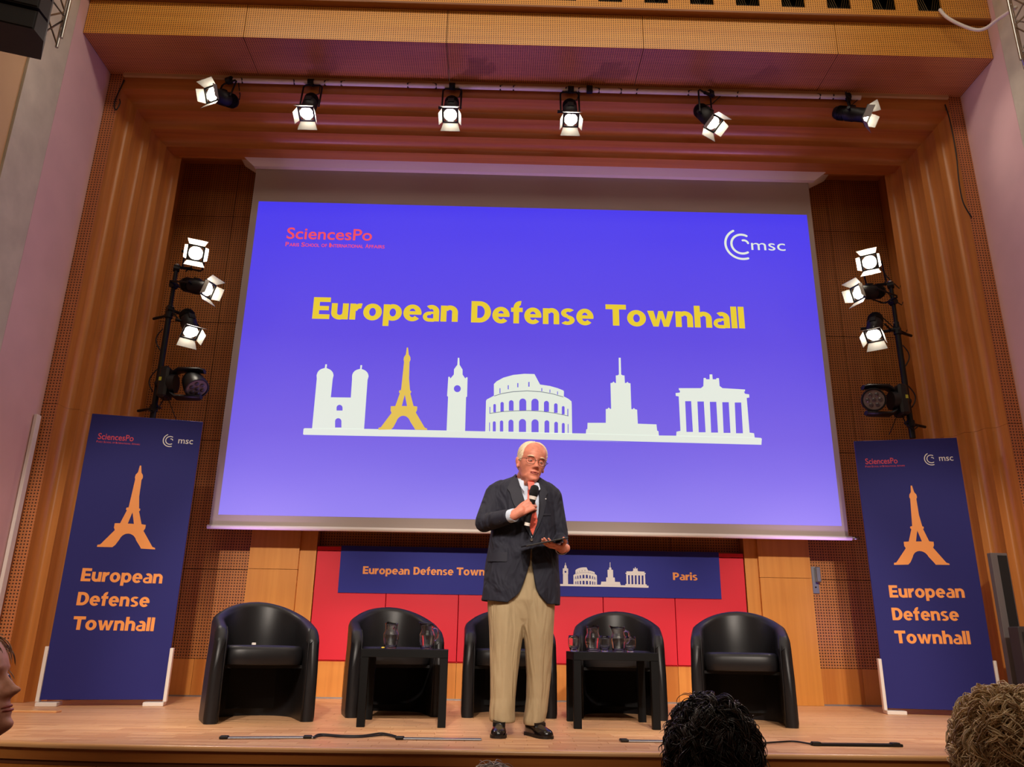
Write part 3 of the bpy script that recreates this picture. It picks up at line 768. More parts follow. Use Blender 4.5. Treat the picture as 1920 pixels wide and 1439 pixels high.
x=at(1105,169,Y=YP).x; MB().bbox((x-.03,YP-.035,ZPIPE-.04),(x+.03,YP+.01,ZPIPE+.035),.004).build('connector_box',BLACKP,pipe)
GRP='spotlights along the white pipe'
for (cx,cy),(vx_,vy),d,lab,hp in (
    ((430,153),(418,184),(-.40,-.84,-.38),'black spotlight at the left end of the white pipe, aimed to the left',18),
    ((583,157),(580,199),(0.0,-.42,-.9),'second black spotlight from the left on the white pipe, aimed straight down',False),
    ((848,163),(846,203),(0.0,-.46,-.88),'third black spotlight from the left on the white pipe, above the slide heading',False),
    ((1070,168),(1069,210),(0.0,-.40,-.9),'fourth black spotlight from the left on the white pipe, aimed straight down',False),
    ((1333,174),(1324,218),(.30,-.42,-.84),'fifth black spotlight from the left on the white pipe, tilted down to the right',False),
    ((1590,180),(1596,214),(.72,-.50,-.46),'black spotlight at the right end of the white pipe, aimed to the right',14)):
    c_=at(cx,cy,Y=YP); c_.z=ZPIPE; p_=at(vx_,vy,Y=YP-.06)
    profile_lamp(c_,p_,d,lab,GRP,power=hp or None)
def pole(X,s,label):
    t=thing('lighting_pole',label,'pole',(X,7.2,2.40))
    MB().tube([(0,0,0),(0,0,1.18)],.027,12).build('lower_tube',BLACKM,t,smooth=40)
    MB().tube([(0,0,1.16),(0,0,1.60)],.019,12).build('upper_tube',BLACKM,t,smooth=40)
    MB().tube([(-.03,0,1.17),(.03,0,1.17)],.012,8).build('locking_pin',STEEL,t)
    MB().lathe([(0,1.6),(.021,1.6),(.021,1.625),(0,1.63)],10).build('end_cap',STEEL,t)
    for z in (.14,1.08):
        b=MB(); b.tube([(0,0,z),(s*.19*(1),.10,z)],.014,8); b.tube([(0,0,z-.03),(0,0,z+.03)],.038,10); b.tube([(-s*.07,-.02,z),(s*.0,0,z)],.010,6); b.build('wall_bracket',BLACKM,t)
    # looped cable
    P=[]
    for i in range(30):
        a=i/29*math.pi*3; P.append((s*(.05+.05*math.sin(a)),.03,.95-i*.022))
    MB().tube(P,.006,6).build('hanging_cable',CABLE,t,smooth=True)
    P=[(-s*.02,-.03,.35),(-s*.14,-.05,.22),(-s*.2,-.05,.10),(-s*.24,-.04,.02)]
    MB().tube(P,.004,6).build('loose_cable',CABLE,t,smooth=True)
    return t
PXL,PXR=-3.21,3.91
pole(PXL,-1,'black lighting pole at the left, carrying three spotlights and a moving head')
pole(PXR,1,'black lighting pole at the right, carrying three spotlights and a moving head')
GL='spotlights on the left pole'; GR='spotlights on the right pole'
def pl(px,py,Y): return at(px,py,Y=Y)
c_=Vector((PXL,7.2,3.98)); p_=pl(366,476,7.12)
profile_lamp(c_,p_,(CAM+Vector((.25,0,.35))-p_),'glaring spotlight at the top of the left pole, aimed at the hall',GL,hot=True,power=90)
c_=Vector((PXL,7.2,3.80)); p_=pl(368,538,7.08)
profile_lamp(c_,p_,(.86,-.30,-.30),'black spotlight just below the glaring one on the left pole',GL)
c_=Vector((PXL,7.2,3.54)); p_=pl(354,606,7.06)
profile_lamp(c_,p_,(.40,-.45,-.80),'lowest black spotlight on the left pole, above the moving head',GL)
c_=Vector((PXR,7.2,3.98)); p_=pl(1634,493,7.12)
profile_lamp(c_,p_,(CAM+Vector((0,0,.35))-p_)+Vector((-1.2,0,0)),'glaring spotlight at the top of the right pole, aimed at the hall',GR,hot=True,power=90)
c_=Vector((PXR,7.2,3.80)); p_=pl(1630,548,7.08)
profile_lamp(c_,p_,(-.90,-.32,-.22),'black spotlight just below the glaring one on the right pole',GR)
c_=Vector((PXR,7.2,3.50)); p_=pl(1640,612,7.06)
profile_lamp(c_,p_,(-.36,-.45,-.80),'lowest black spotlight on the right pole, above the moving head',GR)
def moving_head(pos, s, look, label):
    """pos: pole clamp; s: side the head extends to"""
    t=thing('moving_head_light',label,'stage light',pos,0,'moving head lights on the poles')
    b=MB(); b.bbox((s*.05 if s>0 else -.14,-.10,-.15),(.14 if s>0 else -.05,.08,.15),.02); b.build('base',BLACKP,t,smooth=35)
    MB().tube([(0,0,0),(s*.06,-.01,0)],.03,10).build('clamp',BLACKM,t)
    MB().tube([(s*.13,-.01,0),(s*.19,-.01,0)],.09,20).build('pan_collar',BLACKP,t,smooth=35)
    for z in (-.135,.135):
        pts=[(s*.16,-.01,z*.75),(s*.21,-.01,z),(s*.40,-.01,z),(s*.44,-.01,z*.93)]
        b=MB(); rg=[]
        for (x,y,zz),w_ in zip(pts,(.06,.07,.065,.04)):
            rg.append([(x,y+w_*math.cos(a),zz+.022*math.sin(a)) for a in [2*math.pi*i/14 for i in range(14)]])
        b.rings(rg); b.build('yoke_arm',BLACKP,t,smooth=50)
    M=Matrix.Translation((s*.36,-.01,0))@rot_to(look).to_4x4()
    b=MB(); b.lathe([(0,.13),(.06,.125),(.088,.09),(.10,.04),(.108,-.02),(.112,-.07),(.108,-.09),(.098,-.09),(.096,-.075),(0,-.075)],28); 
    b.xf(M).build('head',BLACKP,t,smooth=35)
    b=MB(); b.lathe([(0,-.08),(.094,-.08),(.094,-.077)],28); b.xf(M).build('front_glass',mat('smoked_lens',srgb(120,110,112),.15),t)
    for k in range(7):
        a=k*math.pi/3; r_=.055 if k<6 else 0
        b=MB(); b.lathe([(.020,-.082),(.014,-.088),(0,-.089)],12,(r_*math.cos(a),r_*math.sin(a),0)); b.xf(M).build('led_lens',mat('led_lens_glass',srgb(70,64,70),.08,spec=.8),t,smooth=True)
    MB().box((s*.075-.012,-.103,.0),(s*.075+.012,-.10,.035)).build('yellow_sticker',mat('yellow_sticker',srgb(190,190,60),.5),t)
    MB().tube([(s*.09,0,-.15),(s*.06,0,-.24),(s*.0,0,-.28),(-s*.05,0,-.24)],.006,6).build('power_cable',CABLE,t,smooth=True)
    return t
moving_head((PXL,7.16,2.77),1,(.55,-.45,-.70),'black moving head light on the left pole, lens turned down')
moving_head((PXR,7.16,2.75),-1,(-.30,-.93,-.22),'black moving head light on the right pole, lens facing the hall')

# ------------------------------------------------------------ suspended things and cables high up
SPK=mat('speaker_black',srgb(26,23,24),.6)
p0=at(10,64,Y=4.6)
arr=thing('line_array_speaker','black stacked loudspeaker array hanging at the top left corner','loudspeaker',(p0.x,p0.y,p0.z),R(18))
for k in range(5):
    z=k*.175; tilt=-.012*k
    b=MB(); b.prism([(-.30,-.12+tilt,z),(.20,-.12+tilt,z),(.235,.0+tilt,z+.01),(.17,.25+tilt,z+.03),(-.27,.25+tilt,z+.03)],(0,0,.155)); b.build('cabinet',SPK,arr)
    b=MB(); b.bbox((-.29,-.128+tilt,z+.008),(.19,-.121+tilt,z+.147),.002); b.build('grille',mat('speaker_grille',srgb(18,17,18),.7,bump=.5,bscale=300),arr)
for x in (-.2,.15): MB().tube([(x,.06,.9),(x,.06,7.6-p0.z)],.006,6).build('hanging_cable',STEEL,arr)
def truss(px,py,Y,label,turn=0,dx=(0,.06,.13)):
    p=at(px,py,Y=Y); t=thing('lighting_truss',label,'truss',(p.x,p.y,p.z),turn)
    H=7.6-p.z; L=[(dx[0],0),(dx[2],0),(dx[1],.12)]
    for x,y in L: MB().tube([(x,y,0),(x,y,H)],.013,10).build('chord',STEEL,t,smooth=40)
    for (x0,y0),(x1,y1) in ((L[0],L[1]),(L[1],L[2]),(L[2],L[0])):
        n=int(H/.16)
        for i in range(n):
            a=(x0,y0,i*.16+.02) if i%2==0 else (x1,y1,i*.16+.02); b_=(x1,y1,i*.16+.18) if i%2==0 else (x0,y0,i*.16+.18)
            MB().tube([a,b_],.007,6).build('brace',STEEL,t,smooth=40)
    return t
truss(80,66,5.0,'chromed lighting truss hanging beside the loudspeaker array at top left',R(10),(0,.06,.13))
truss(1915,112,5.3,'chromed lighting truss with dark clamps at the top right corner',R(-10),(0,.08,.17))
def cable(name,label,pts,r,m_,smooth_=True):
    """smooth cable through points (Catmull-Rom)"""
    P=[Vector(p) for p in pts]; Q=[]
    for i in range(len(P)-1):
        a=P[max(i-1,0)]; b=P[i]; c=P[i+1]; d=P[min(i+2,len(P)-1)]
        for k in range(6):
            t=k/6; Q.append(.5*((2*b)+(c-a)*t+(2*a-5*b+4*c-d)*t*t+(3*b-a-3*c+d)*t**3))
    Q.append(P[-1]); o0=Q[0].copy()
    return MB().tube([q-o0 for q in Q],r,8).build(name,m_,smooth=True,label=label,cat='cable',loc=o0)
cable('white_cable','white cable looping from a ceiling vent to the truss at top right',[at(1762,18,Y=6.03),at(1775,32,Y=6.0),at(1800,46,Y=5.97),at(1830,56,Y=5.92),at(1850,52,Y=5.85),at(1872,36,Y=5.7),at(1905,14,Y=5.4)],.016,WHITEM)
yw_=6.69
cable('wall_cable','thin black cable hanging down the right side of the opening',[at(1772,196,Y=yw_),at(1782,230,Y=yw_),at(1793,290,Y=yw_),at(1798,340,Y=yw_),at(1806,380,Y=yw_),at(1822,408,Y=yw_)],.006,CABLE)
cable('wall_cable','short looped black cable hanging at the top left corner of the opening',[at(233,150,Y=yw_),at(226,165,Y=yw_),at(217,185,Y=yw_-.01),at(214,200,Y=yw_-.01),at(218,206,Y=yw_-.02),at(225,194,Y=yw_-.02),at(224,186,Y=yw_-.02)],.006,CABLE)
MB().bbox((XL+.006,6.60,0),(XL+.036,6.665,2.30),.004).build('cable_trunking',WHITEM,label='tall white vertical cable cover on the left wall beside the opening',cat='cable cover')

# column loudspeaker and cabinet at the right edge
p0=at(1857,1037,Y=6.58); 
sp=thing('column_speaker','slim dark column loudspeaker standing at the right edge of the stage','loudspeaker',(p0.x,6.58,0),R(4))
MB().bbox((0,.0,.02),(.145,.05,p0.z),.004).build('cabinet',mat('speaker_grey',srgb(105,100,100),.5),sp)
MB().bbox((.055,-.006,.04),(.135,.001,p0.z-.02),.002).build('grille',mat('speaker_grille_fine',srgb(20,20,20),.7),sp)
MB().bbox((-.02,-.03,0),(.165,.10,.018),.004).build('foot_plate',BLACKM,sp)
q0=at(1909,1175,Y=6.3)
sb=thing('stage_monitor','dark grey loudspeaker cabinet cut off by the right edge','loudspeaker',(q0.x,6.3,0),R(0))
MB().bbox((0,0,.02),(.32,.14,q0.z),.01).build('cabinet',mat('speaker_dark',srgb(58,54,54),.6),sb)
MB().bbox((.02,-.006,.06),(.30,.0,q0.z-.04),.002).build('grille',SPK,sb)
for x in (.04,.28):
    for y in (.03,.11): MB().lathe([(0,0),(.02,0),(.02,.02),(0,.02)],10,(x,y,0)).build('rubber_foot',BLACKP,sb)

# door lock on the right perforated door
dh=MB(); a=at(1519,1063,Y=YW); b_=at(1534,1114,Y=YW)
dh.bbox((a.x,YW-.012,b_.z),(a.x+.065,YW,a.z),.003); dh.build('lock_plate',ALU,wb)
dh=MB(); dh.bbox((a.x+.03,YW-.06,a.z-.15),(a.x+.075,YW-.012,a.z-.005),.006); dh.build('pull_handle',ALU,wb)
dh=MB(); dh.lathe([(0,0),(.008,0),(.008,.004),(0,.004)],10); dh.xf(Matrix.Translation((a.x+.03,YW-.013,b_.z+.06))@Matrix.Rotation(R(90),4,'X')); dh.build('keyhole',DARK,wb)

# ------------------------------------------------------------ furniture
def tub_shell():
    N=44; rg=[]
    hx,yb,yf,th=.335,.335,-.30,.085
    for i in range(N+1):
        s=i/N; 
        # plan path of the wall's middle line
        cx=hx-th/2
        Ls=.30; La=math.pi/2*((cx+ (yb-th/2))/2)*1.0*2
        tot=2*Ls+La; sw=s*2-1; s=(abs(sw)**.8*(1 if sw>0 else -1)+1)/2; u=s*tot
        if u<Ls: x,y,nx,ny=-cx,yf+(u/Ls)*.30,-1,0
        elif u>Ls+La: x,y,nx,ny=cx,yf+.30-((u-Ls-La)/Ls)*.30,1,0
        else:
            a=(u-Ls)/La*math.pi; x=-cx*math.cos(a); y=(yb-th/2)*math.sin(a)
            nx,ny=-math.cos(a)/cx,math.sin(a)/(yb-th/2); l=math.hypot(nx,ny); nx/=l; ny/=l
        # height: low at the tips, high at the back
        k=(y-yf)/(yb-th/2-yf); k=max(0,min(1,k))
        h=.766-.080*(x/.30)**2-.118*(1-k)**1.3
        dt=min(u,tot-u); h-=.045*(1-math.sqrt(max(0,1-(1-min(1,dt/.07))**2)))
        t=th/2
        lean=.045*k
        prof=[]
        for o_,z in ((t+.004,.0),(t+.008,.03),(t+.006,.30),(t,.5),(t,h-.035),(t*.8,h-.012),(t*.35,h),(-t*.35,h),(-t*.8,h-.012),(-t,h-.035),(-t,.5),(-t+.004,.30),(-t+.008,.0)):
            f=max(0,(z-.35))/.45
            ox=o_; prof.append(Vector((x+nx*(ox),y+ny*ox+lean*f*.6,z)))
        rg.append(prof)
    # rounded tips
    def tip(r_,dy):
        c=sum(r_,Vector())/len(r_)
        out=[]
        for p in r_:
            cx_=sum(q.x for q in r_)/len(r_)
            out.append(Vector((cx_+(p.x-cx_)*.55,p.y+dy,p.z-.018*(p.z/.6))))
        return out
    rg=[tip(rg[0],-.022)]+rg+[tip(rg[-1],-.022)]
    return MB().rings(rg)
def make_chair(label,loc,rz):
    t=thing('tub_armchair',label,'armchair',loc,rz,'black tub armchairs on the stage')
    tub_shell().build('shell',LEATHER,t,smooth=60)
    # seat cushion: puffed block following the tub
    rg=[]; n=28
    for zf,sc in ((.345,.90),(.350,.97),(.37,1.0),(.40,1.012),(.435,1.0),(.452,.975),(.460,.90),(.463,.6),(.464,.2)):
        ring=[]
        for j in range(n):
            a=2*math.pi*j/n; c,s_=math.cos(a),math.sin(a)
            ex=.5 if s_<0 else .8
            x=.262*(abs(c)**ex)*(1 if c>0 else -1); y=(.262 if s_<0 else .245)*(abs(s_)**(.35 if s_<0 else .8))*(1 if s_>0 else -1)
            ring.append((x*sc,y*sc-.015,zf+(.006 if sc<.95 and zf>.45 else 0)))
        rg.append(ring)
    MB().rings(rg).build('seat_cushion',LEATHER,t,smooth=50)
    MB().box((-.25,.20,.05),(.25,.215,.35)).build('rear_lining',mat('black_lining',srgb(16,15,16),.9),t)
    MB().box((-.255,-.20,.325),(.255,.22,.345)).build('seat_board',mat('black_lining',srgb(16,15,16),.9),t)
    for sx in (-1,1):
        MB().tube([(sx*.258,-.318,.01),(sx*.262,-.320,.3),(sx*.262,-.318,.55),(sx*.27,-.305,.585)],.0035,6).build('piping',LEATHER,t,smooth=True)
        P=[(sx*.185+.0,.215,.47),(sx*.190,.225,.6),(sx*.193,.236,.67),(sx*.194,.240,.69)]
        MB().tube(P,.0022,6).build('seam',mat('seam_thread',srgb(14,13,14),.7),t,smooth=True)
        for y in (-.27,.24): MB().lathe([(0,0),(.015,0),(.015,.012),(0,.012)],8,(sx*.30 if y<0 else sx*.15,y,-.0)).build('glide',BLACKP,t)
    return t
chair=make_chair('leftmost black leather tub armchair, turned to the right, beside the left banner',(-1.60,5.80,0),R(24))
for lab,x,y,rz in (
  ('black leather tub armchair behind the left low table with two water jugs',-.76,6.33,R(15)),
  ('black leather tub armchair directly behind the standing man',.11,6.42,R(3)),
  ('black leather tub armchair behind the right low table with jugs and glasses',.955,6.42,R(-8)),
  ('rightmost black leather tub armchair, turned to the left, beside the right pillar',1.79,6.05,R(-16))):
    c=copy_tree(chair); tag(c,lab,loc=(x,y,0),rz=rz)
def make_table(label,loc,rz):
    t=thing('low_table',label,'table',loc,rz,'low black side tables')
    MB().bbox((-.275,-.275,.41),(.275,.275,.46),.002).build('tabletop',TABLEM,t)
    for sx in (-1,1):
        for sy in (-1,1):
            x,y=sx*.25,sy*.25; MB().bbox((x-.025,y-.025,0),(x+.025,y+.025,.4098),.002).build('leg',TABLEM,t)
    return t
tb=make_table('low square black table left of the man, holding two water jugs',(-.575,5.63,0),R(3))
t2=copy_tree(tb); tag(t2,'low square black table right of the man, holding jugs and glasses',loc=(.795,5.70,0),rz=R(0))
GLS=mat('clear_glass',(1,1,1,1),.06,trans=1,ior=1.46); WAT=mat('water',(.98,.99,1,1),.03,trans=1,ior=1.33)
def make_jug(label,loc,rz):
    t=thing('water_jug',label,'jug',loc,rz,'glass water jugs')
    outer=[(.0,0),(.036,0),(.041,.004),(.046,.03),(.052,.065),(.053,.08),(.050,.096),(.043,.110),(.0395,.118),(.0400,.128),(.041,.145),(.043,.164)]
    inner=[(.041,.164),(.0388,.145),(.0378,.128),(.0375,.119),(.041,.109),(.048,.095),(.051,.08),(.050,.065),(.044,.03),(.038,.012),(.0,.010)]
    def ring(r,z,n=28):
        o=[]
        for j in range(n):
            a=2*math.pi*j/n; lip=max(0,(z-.135)/.031)
            spout=lip*.020*max(0,math.cos(a-math.pi))**6; wav=lip*.0025*math.cos(4*a)
            o.append((r*math.cos(a)+spout*math.cos(a),r*math.sin(a)*(1),z+wav*.8+spout*.35))
        return o
    MB().rings([ring(max(r,.0005),z) for r,z in outer+inner]).build('glass_body',GLS,t,smooth=True)
    MB().lathe([(.0005,.0115),(.0372,.0125),(.0432,.03),(.0492,.065),(.0502,.08),(.049,.088),(.0005,.088)],28).build('water',WAT,t,smooth=40)
    P=[(.033,0,.128),(.050,0,.140),(.068,0,.132),(.076,0,.105),(.072,0,.078),(.060,0,.062),(.050,0,.056)]
    MB().tube(P,[.005,.0055,.006,.006,.0055,.005,.005],10).build('handle',GLS,t,smooth=True)
    return t
ZTAB=.4602
def ontable(px,Y): p=at(px,1215,Y=Y); return (p.x,Y,ZTAB)
j1=make_jug('water jug on the left table, handle turned away, nearer the leftmost armchair',ontable(732,5.62),R(75))
for px,Y,rz,lab in ((800,5.58,R(-8),'water jug on the left table, handle to the right, nearer the man'),
                 (1112,5.62,R(100),'water jug on the right table, between two drinking glasses, handle turned away'),
                 (1160,5.60,R(-5),'water jug on the right table with its handle to the right')):
    c=copy_tree(j1); tag(c,lab,loc=ontable(px,Y),rz=rz)
def make_glass(label,loc):
    P=[(.0005,0),(.022,0),(.026,.006),(.033,.03),(.0375,.055),(.037,.08),(.034,.103),(.0325,.103),(.0352,.08),(.0357,.055),(.0315,.031),(.022,.014),(.0005,.012)]
    o=MB().lathe(P,28).build('drinking_glass',GLS,None,smooth=True); return tag(o,label,'glass','stemless drinking glasses',loc=loc)
for px,Y,lab in ((1076,5.55,'empty stemless glass at the left end of the right table'),(1134,5.66,'empty stemless glass between the two jugs on the right table'),(1182,5.66,'empty stemless glass behind the right jug\'s handle')):
    make_glass(lab,ontable(px,Y))
p=ontable(718,5.60)
MB().ell((0,0,.006),(.012,.008,.006),nu=10,nv=6).build('sweet_wrapper',mat('yellow_wrapper',srgb(225,190,60),.4),smooth=True,label='tiny yellow wrapper beside the left jug on the left table',cat='wrapper',loc=p)
p=at(476,1208,Y=5.86)
b=MB(); b.bbox((-.014,-.010,0),(.014,.010,.018),.003); b.build('earpiece_clip',WHITEM,label='small white clip lying on the seat of the leftmost armchair',cat='clip',loc=(p.x,5.86,.466),rz=R(20))

# ------------------------------------------------------------ floor strips and cables
def strip(px0,py0,px1,py1,m_,label,endm=None,w_=.065,h=.008,ends=(0,1)):
    a=at(px0,py0,Z=0); b=at(px1,py1,Z=0); L=(b-a).length; rz=math.atan2(b.y-a.y,b.x-a.x)
    t=thing('floor_strip',label,'cable strip',(a.x,a.y,.0005),rz)
    MB().bbox((0,-w_/2,0),(L,w_/2,h),.003).build('cover',m_,t)
    for x in [(.0,L-.06)[e_] for e_ in ends]: MB().bbox((x,-w_/2-.004,.0),(x+.045,w_/2-.01,h+.007),.004).build('end_plug',BLACKP,t)
    return t
strip(412,1386,590,1385,ALU,'silver cable strip on the stage floor in front of the leftmost armchair')
strip(742,1387,903,1389,ALU,'silver cable strip on the stage floor left of the man',ends=(0,))
strip(1162,1391.5,1300,1393,ALU,'silver cable strip on the stage floor half hidden by the black-haired head',ends=(0,))
strip(1522,1399,1690,1401,BLACKM,'black cable strip on the stage floor near the right banner',h=.014,w_=.05)
def fl(px,py,z=.008): p=at(px,py,Z=0); return Vector((p.x,p.y,z))
cable('floor_cable','pair of dark cables joining the two silver floor strips, upper strand',[fl(588,1386),fl(600,1382,.012),fl(640,1383),fl(680,1383),fl(715,1380,.012),fl(742,1384)],.005,CABLE)
cable('floor_cable','pair of dark cables joining the two silver floor strips, lower strand',[fl(588,1387),fl(605,1384,.01),fl(640,1385.5),fl(680,1385.5),fl(720,1382),fl(742,1386)],.005,CABLE)
cable('floor_cable','thin black cable running to the black strip at the right',[fl(1420,1398),fl(1460,1395),fl(1490,1394),fl(1522,1399)],.005,CABLE)
# ------------------------------------------------------------ people
def interp(T, x):
    """smooth interpolation of a table of rows (key, values...) sorted by key"""
    if x<=T[0][0]: return T[0][1:]
    if x>=T[-1][0]: return T[-1][1:]
    for i in range(len(T)-1):
        if T[i][0]<=x<=T[i+1][0]:
            a=T[max(i-1,0)]; b=T[i]; c=T[i+1]; d=T[min(i+2,len(T)-1)]; t=(x-b[0])/(c[0]-b[0]); h=c[0]-b[0]
            out=[]
            for k in range(1,len(b)):
                m0=(c[k]-a[k])/((c[0]-a[0]) or 1)*h; m1=(d[k]-b[k])/((d[0]-b[0]) or 1)*h
                out.append((2*t**3-3*t*t+1)*b[k]+(t**3-2*t*t+t)*m0+(-2*t**3+3*t*t)*c[k]+(t**3-t*t)*m1)
            return out
HEAD=[(-.020,.040,-.034,.055),(-.006,.036,-.066,.045),(.002,.034,-.084,.048),(.016,.041,-.093,.060),(.040,.053,-.091,.076),(.070,.063,-.088,.088),(.102,.071,-.087,.096),
      (.125,.074,-.086,.100),(.145,.076,-.092,.103),(.172,.077,-.090,.104),(.200,.071,-.077,.096),(.222,.056,-.056,.076),(.235,.034,-.032,.046),(.2405,.004,-.004,.006)]
def gs(x,c,s): return math.exp(-((x-c)/s)**2)
def head_point(a, z, age=1.0, off=0.0, face=True):
    """a: angle round the head, 0 = straight ahead (-Y). local head frame, chin at z=0"""
    w_,f,b=interp(HEAD,z); s,c=math.sin(a),math.cos(a)
    cy=(f+b)/2*.35; fr=cy-f; bk=b-cy
    x=w_*(abs(s)**.92)*(1 if s>0 else -1); y=cy-(fr if c>0 else bk)*(abs(c)**.92)*(1 if c>0 else -1)
    n=Vector((x/w_/w_ if w_>.005 else 0,(y-cy)/(fr*fr if c>0 else bk*bk),0)); 
    n=(n.normalized() if n.length>0 else Vector((0,0,1)))
    d=0
    if face and c>0:
        ax=abs(x)
        d+=.028*gs(x,0,.0115)*(gs(z,.083,.011)+.55*gs(z,.100,.015)+.2*gs(z,.120,.014))
        d+=.009*gs(ax,.014,.007)*gs(z,.079,.008)
        d-=.0125*gs(ax,.032,.015)*gs(z,.119,.0105)
        d+=.0045*gs(ax,.030,.020)*gs(z,.139,.007)
        d+=.0055*gs(x,0,.024)*gs(z,.057,.006)+.0055*gs(x,0,.020)*gs(z,.0415,.006)-.005*gs(x,0,.024)*gs(z,.0495,.0028)
        d+=.006*gs(x,0,.020)*gs(z,.012,.013)-.003*gs(x,0,.02)*gs(z,.028,.006)
        d+=.005*gs(ax,.045,.014)*gs(z,.092,.016)
        d-=.0055*age*gs(ax,.030+(.075-z)*.35,.005)*gs(z,.058,.020)
        d+=.0035*age*gs(ax,.032,.014)*gs(z,.103,.006)-.0015*age*gs(x,0,.035)*(gs(z,.170,.003)+gs(z,.183,.003))
        d+=.004*age*gs(ax,.048,.015)*gs(z,.026,.014)
    k=off+d
    return Vector((x+n.x*k,y+n.y*k,z+ (off*.9 if z>.2 else 0)*min(1,(z-.2)/.04 if z>.2 else 0)))
def add_head(mb, M, age=1.0, nu=96):
    zs=[-.020,-.012,-.004]; z=.003
    while z<.215: zs.append(z); z+=.0032
    zs+= [.219,.224,.2285,.2325,.236,.2385,.2402]
    st=len(mb.v)
    mb.rings([[head_point(2*math.pi*j/nu,z,age) for j in range(nu)] for z in zs]); 
    for sx in (-1,1):
        mb.ell((sx*.079,.012,.108),(.0085,.017,.031),Euler((R(-12),R(sx*14),R(-sx*22))),14,10)
        mb.ell((sx*.079,.006,.086),(.007,.010,.012),None,10,8)
    mb.xf(M,st)
def capsule(mb,a,b,ra,rb,n=16):
    a=Vector(a); b=Vector(b); d=(b-a); L=d.length; d=d/L; pts=[];rs=[]
    for t in (80,55,28,0): pts.append(a-d*ra*math.sin(R(t))); rs.append(max(ra*math.cos(R(t)),.0006))
    for i in range(1,5): pts.append(a+d*L*i/5); rs.append(ra+(rb-ra)*i/5)
    for t in (0,28,55,80): pts.append(b+d*rb*math.sin(R(t))); rs.append(max(rb*math.cos(R(t)),.0006))
    mb.tube(pts,rs,n)
def add_hand(mb, M, curl=(50,60,35), thumb=((.55,.75,-.25),(.9,.3,-.5)), mirror=False, scale=1.0, spread=1.0):
    """right hand: +X fingers, +Z back of the hand, +Y thumb side"""
    st=len(mb.v)
    def P(x,y,z): return Vector((x,-y if mirror else y,z))*scale
    capsule(mb,P(-.03,0,0),P(.02,0,0),.028*scale,.030*scale)
    for y0,y1 in ((.022,.027),(.008,.009),(-.008,-.010),(-.020,-.027)):
        capsule(mb,P(.012,y0*.7,-.001),P(.082,y1,0),.0165*scale,.0125*scale,12)
    for y,L,rr in ((.030,.074,.0088),(.010,.083,.0092),(-.010,.077,.0088),(-.029,.060,.0078)):
        p=Vector((.086 if abs(y)<.02 else .080,y,0)); ang=0; yaw=(y*1.8)*spread
        for k,(fr,c_) in enumerate(((.46,curl[0]),(.30,curl[1]),(.24,curl[2]))):
            ang+=R(c_); d=Vector((math.cos(ang)*math.cos(yaw),math.sin(yaw)*math.cos(ang),-math.sin(ang)))
            q=p+d*L*fr; r0_=rr*(1-.08*k)*scale; capsule(mb,P(*p),P(*q),r0_,r0_*.94,10); p=q
    p=Vector((.018,.026,-.008)); 
    for d,L,r_ in ((thumb[0],.045,.0125),(thumb[0],.022,.0108),(thumb[1],.032,.0098)):
        q=p+Vector(d).normalized()*L; capsule(mb,P(*p),P(*q),r_*scale,r_*.92*scale,10); p=q
    mb.xf(M,st)
def frame_m(o,X,Z):
    X=Vector(X).normalized(); Z=Vector(Z); Z=(Z-X*Z.dot(X)).normalized(); Y=Z.cross(X)
    m_=Matrix((X,Y,Z)).transposed().to_4x4(); m_.translation=Vector(o); return m_
def skin_mat(name,c):
    m_=mat(name,c,.5,noise=.16,nscale=34,bump=.12,bscale=160); m_.node_tree.nodes['Principled BSDF'].inputs['Subsurface Weight'].default_value=.12
    m_.node_tree.nodes['Principled BSDF'].inputs['Subsurface Radius'].default_value=(.012,.005,.003); return m_

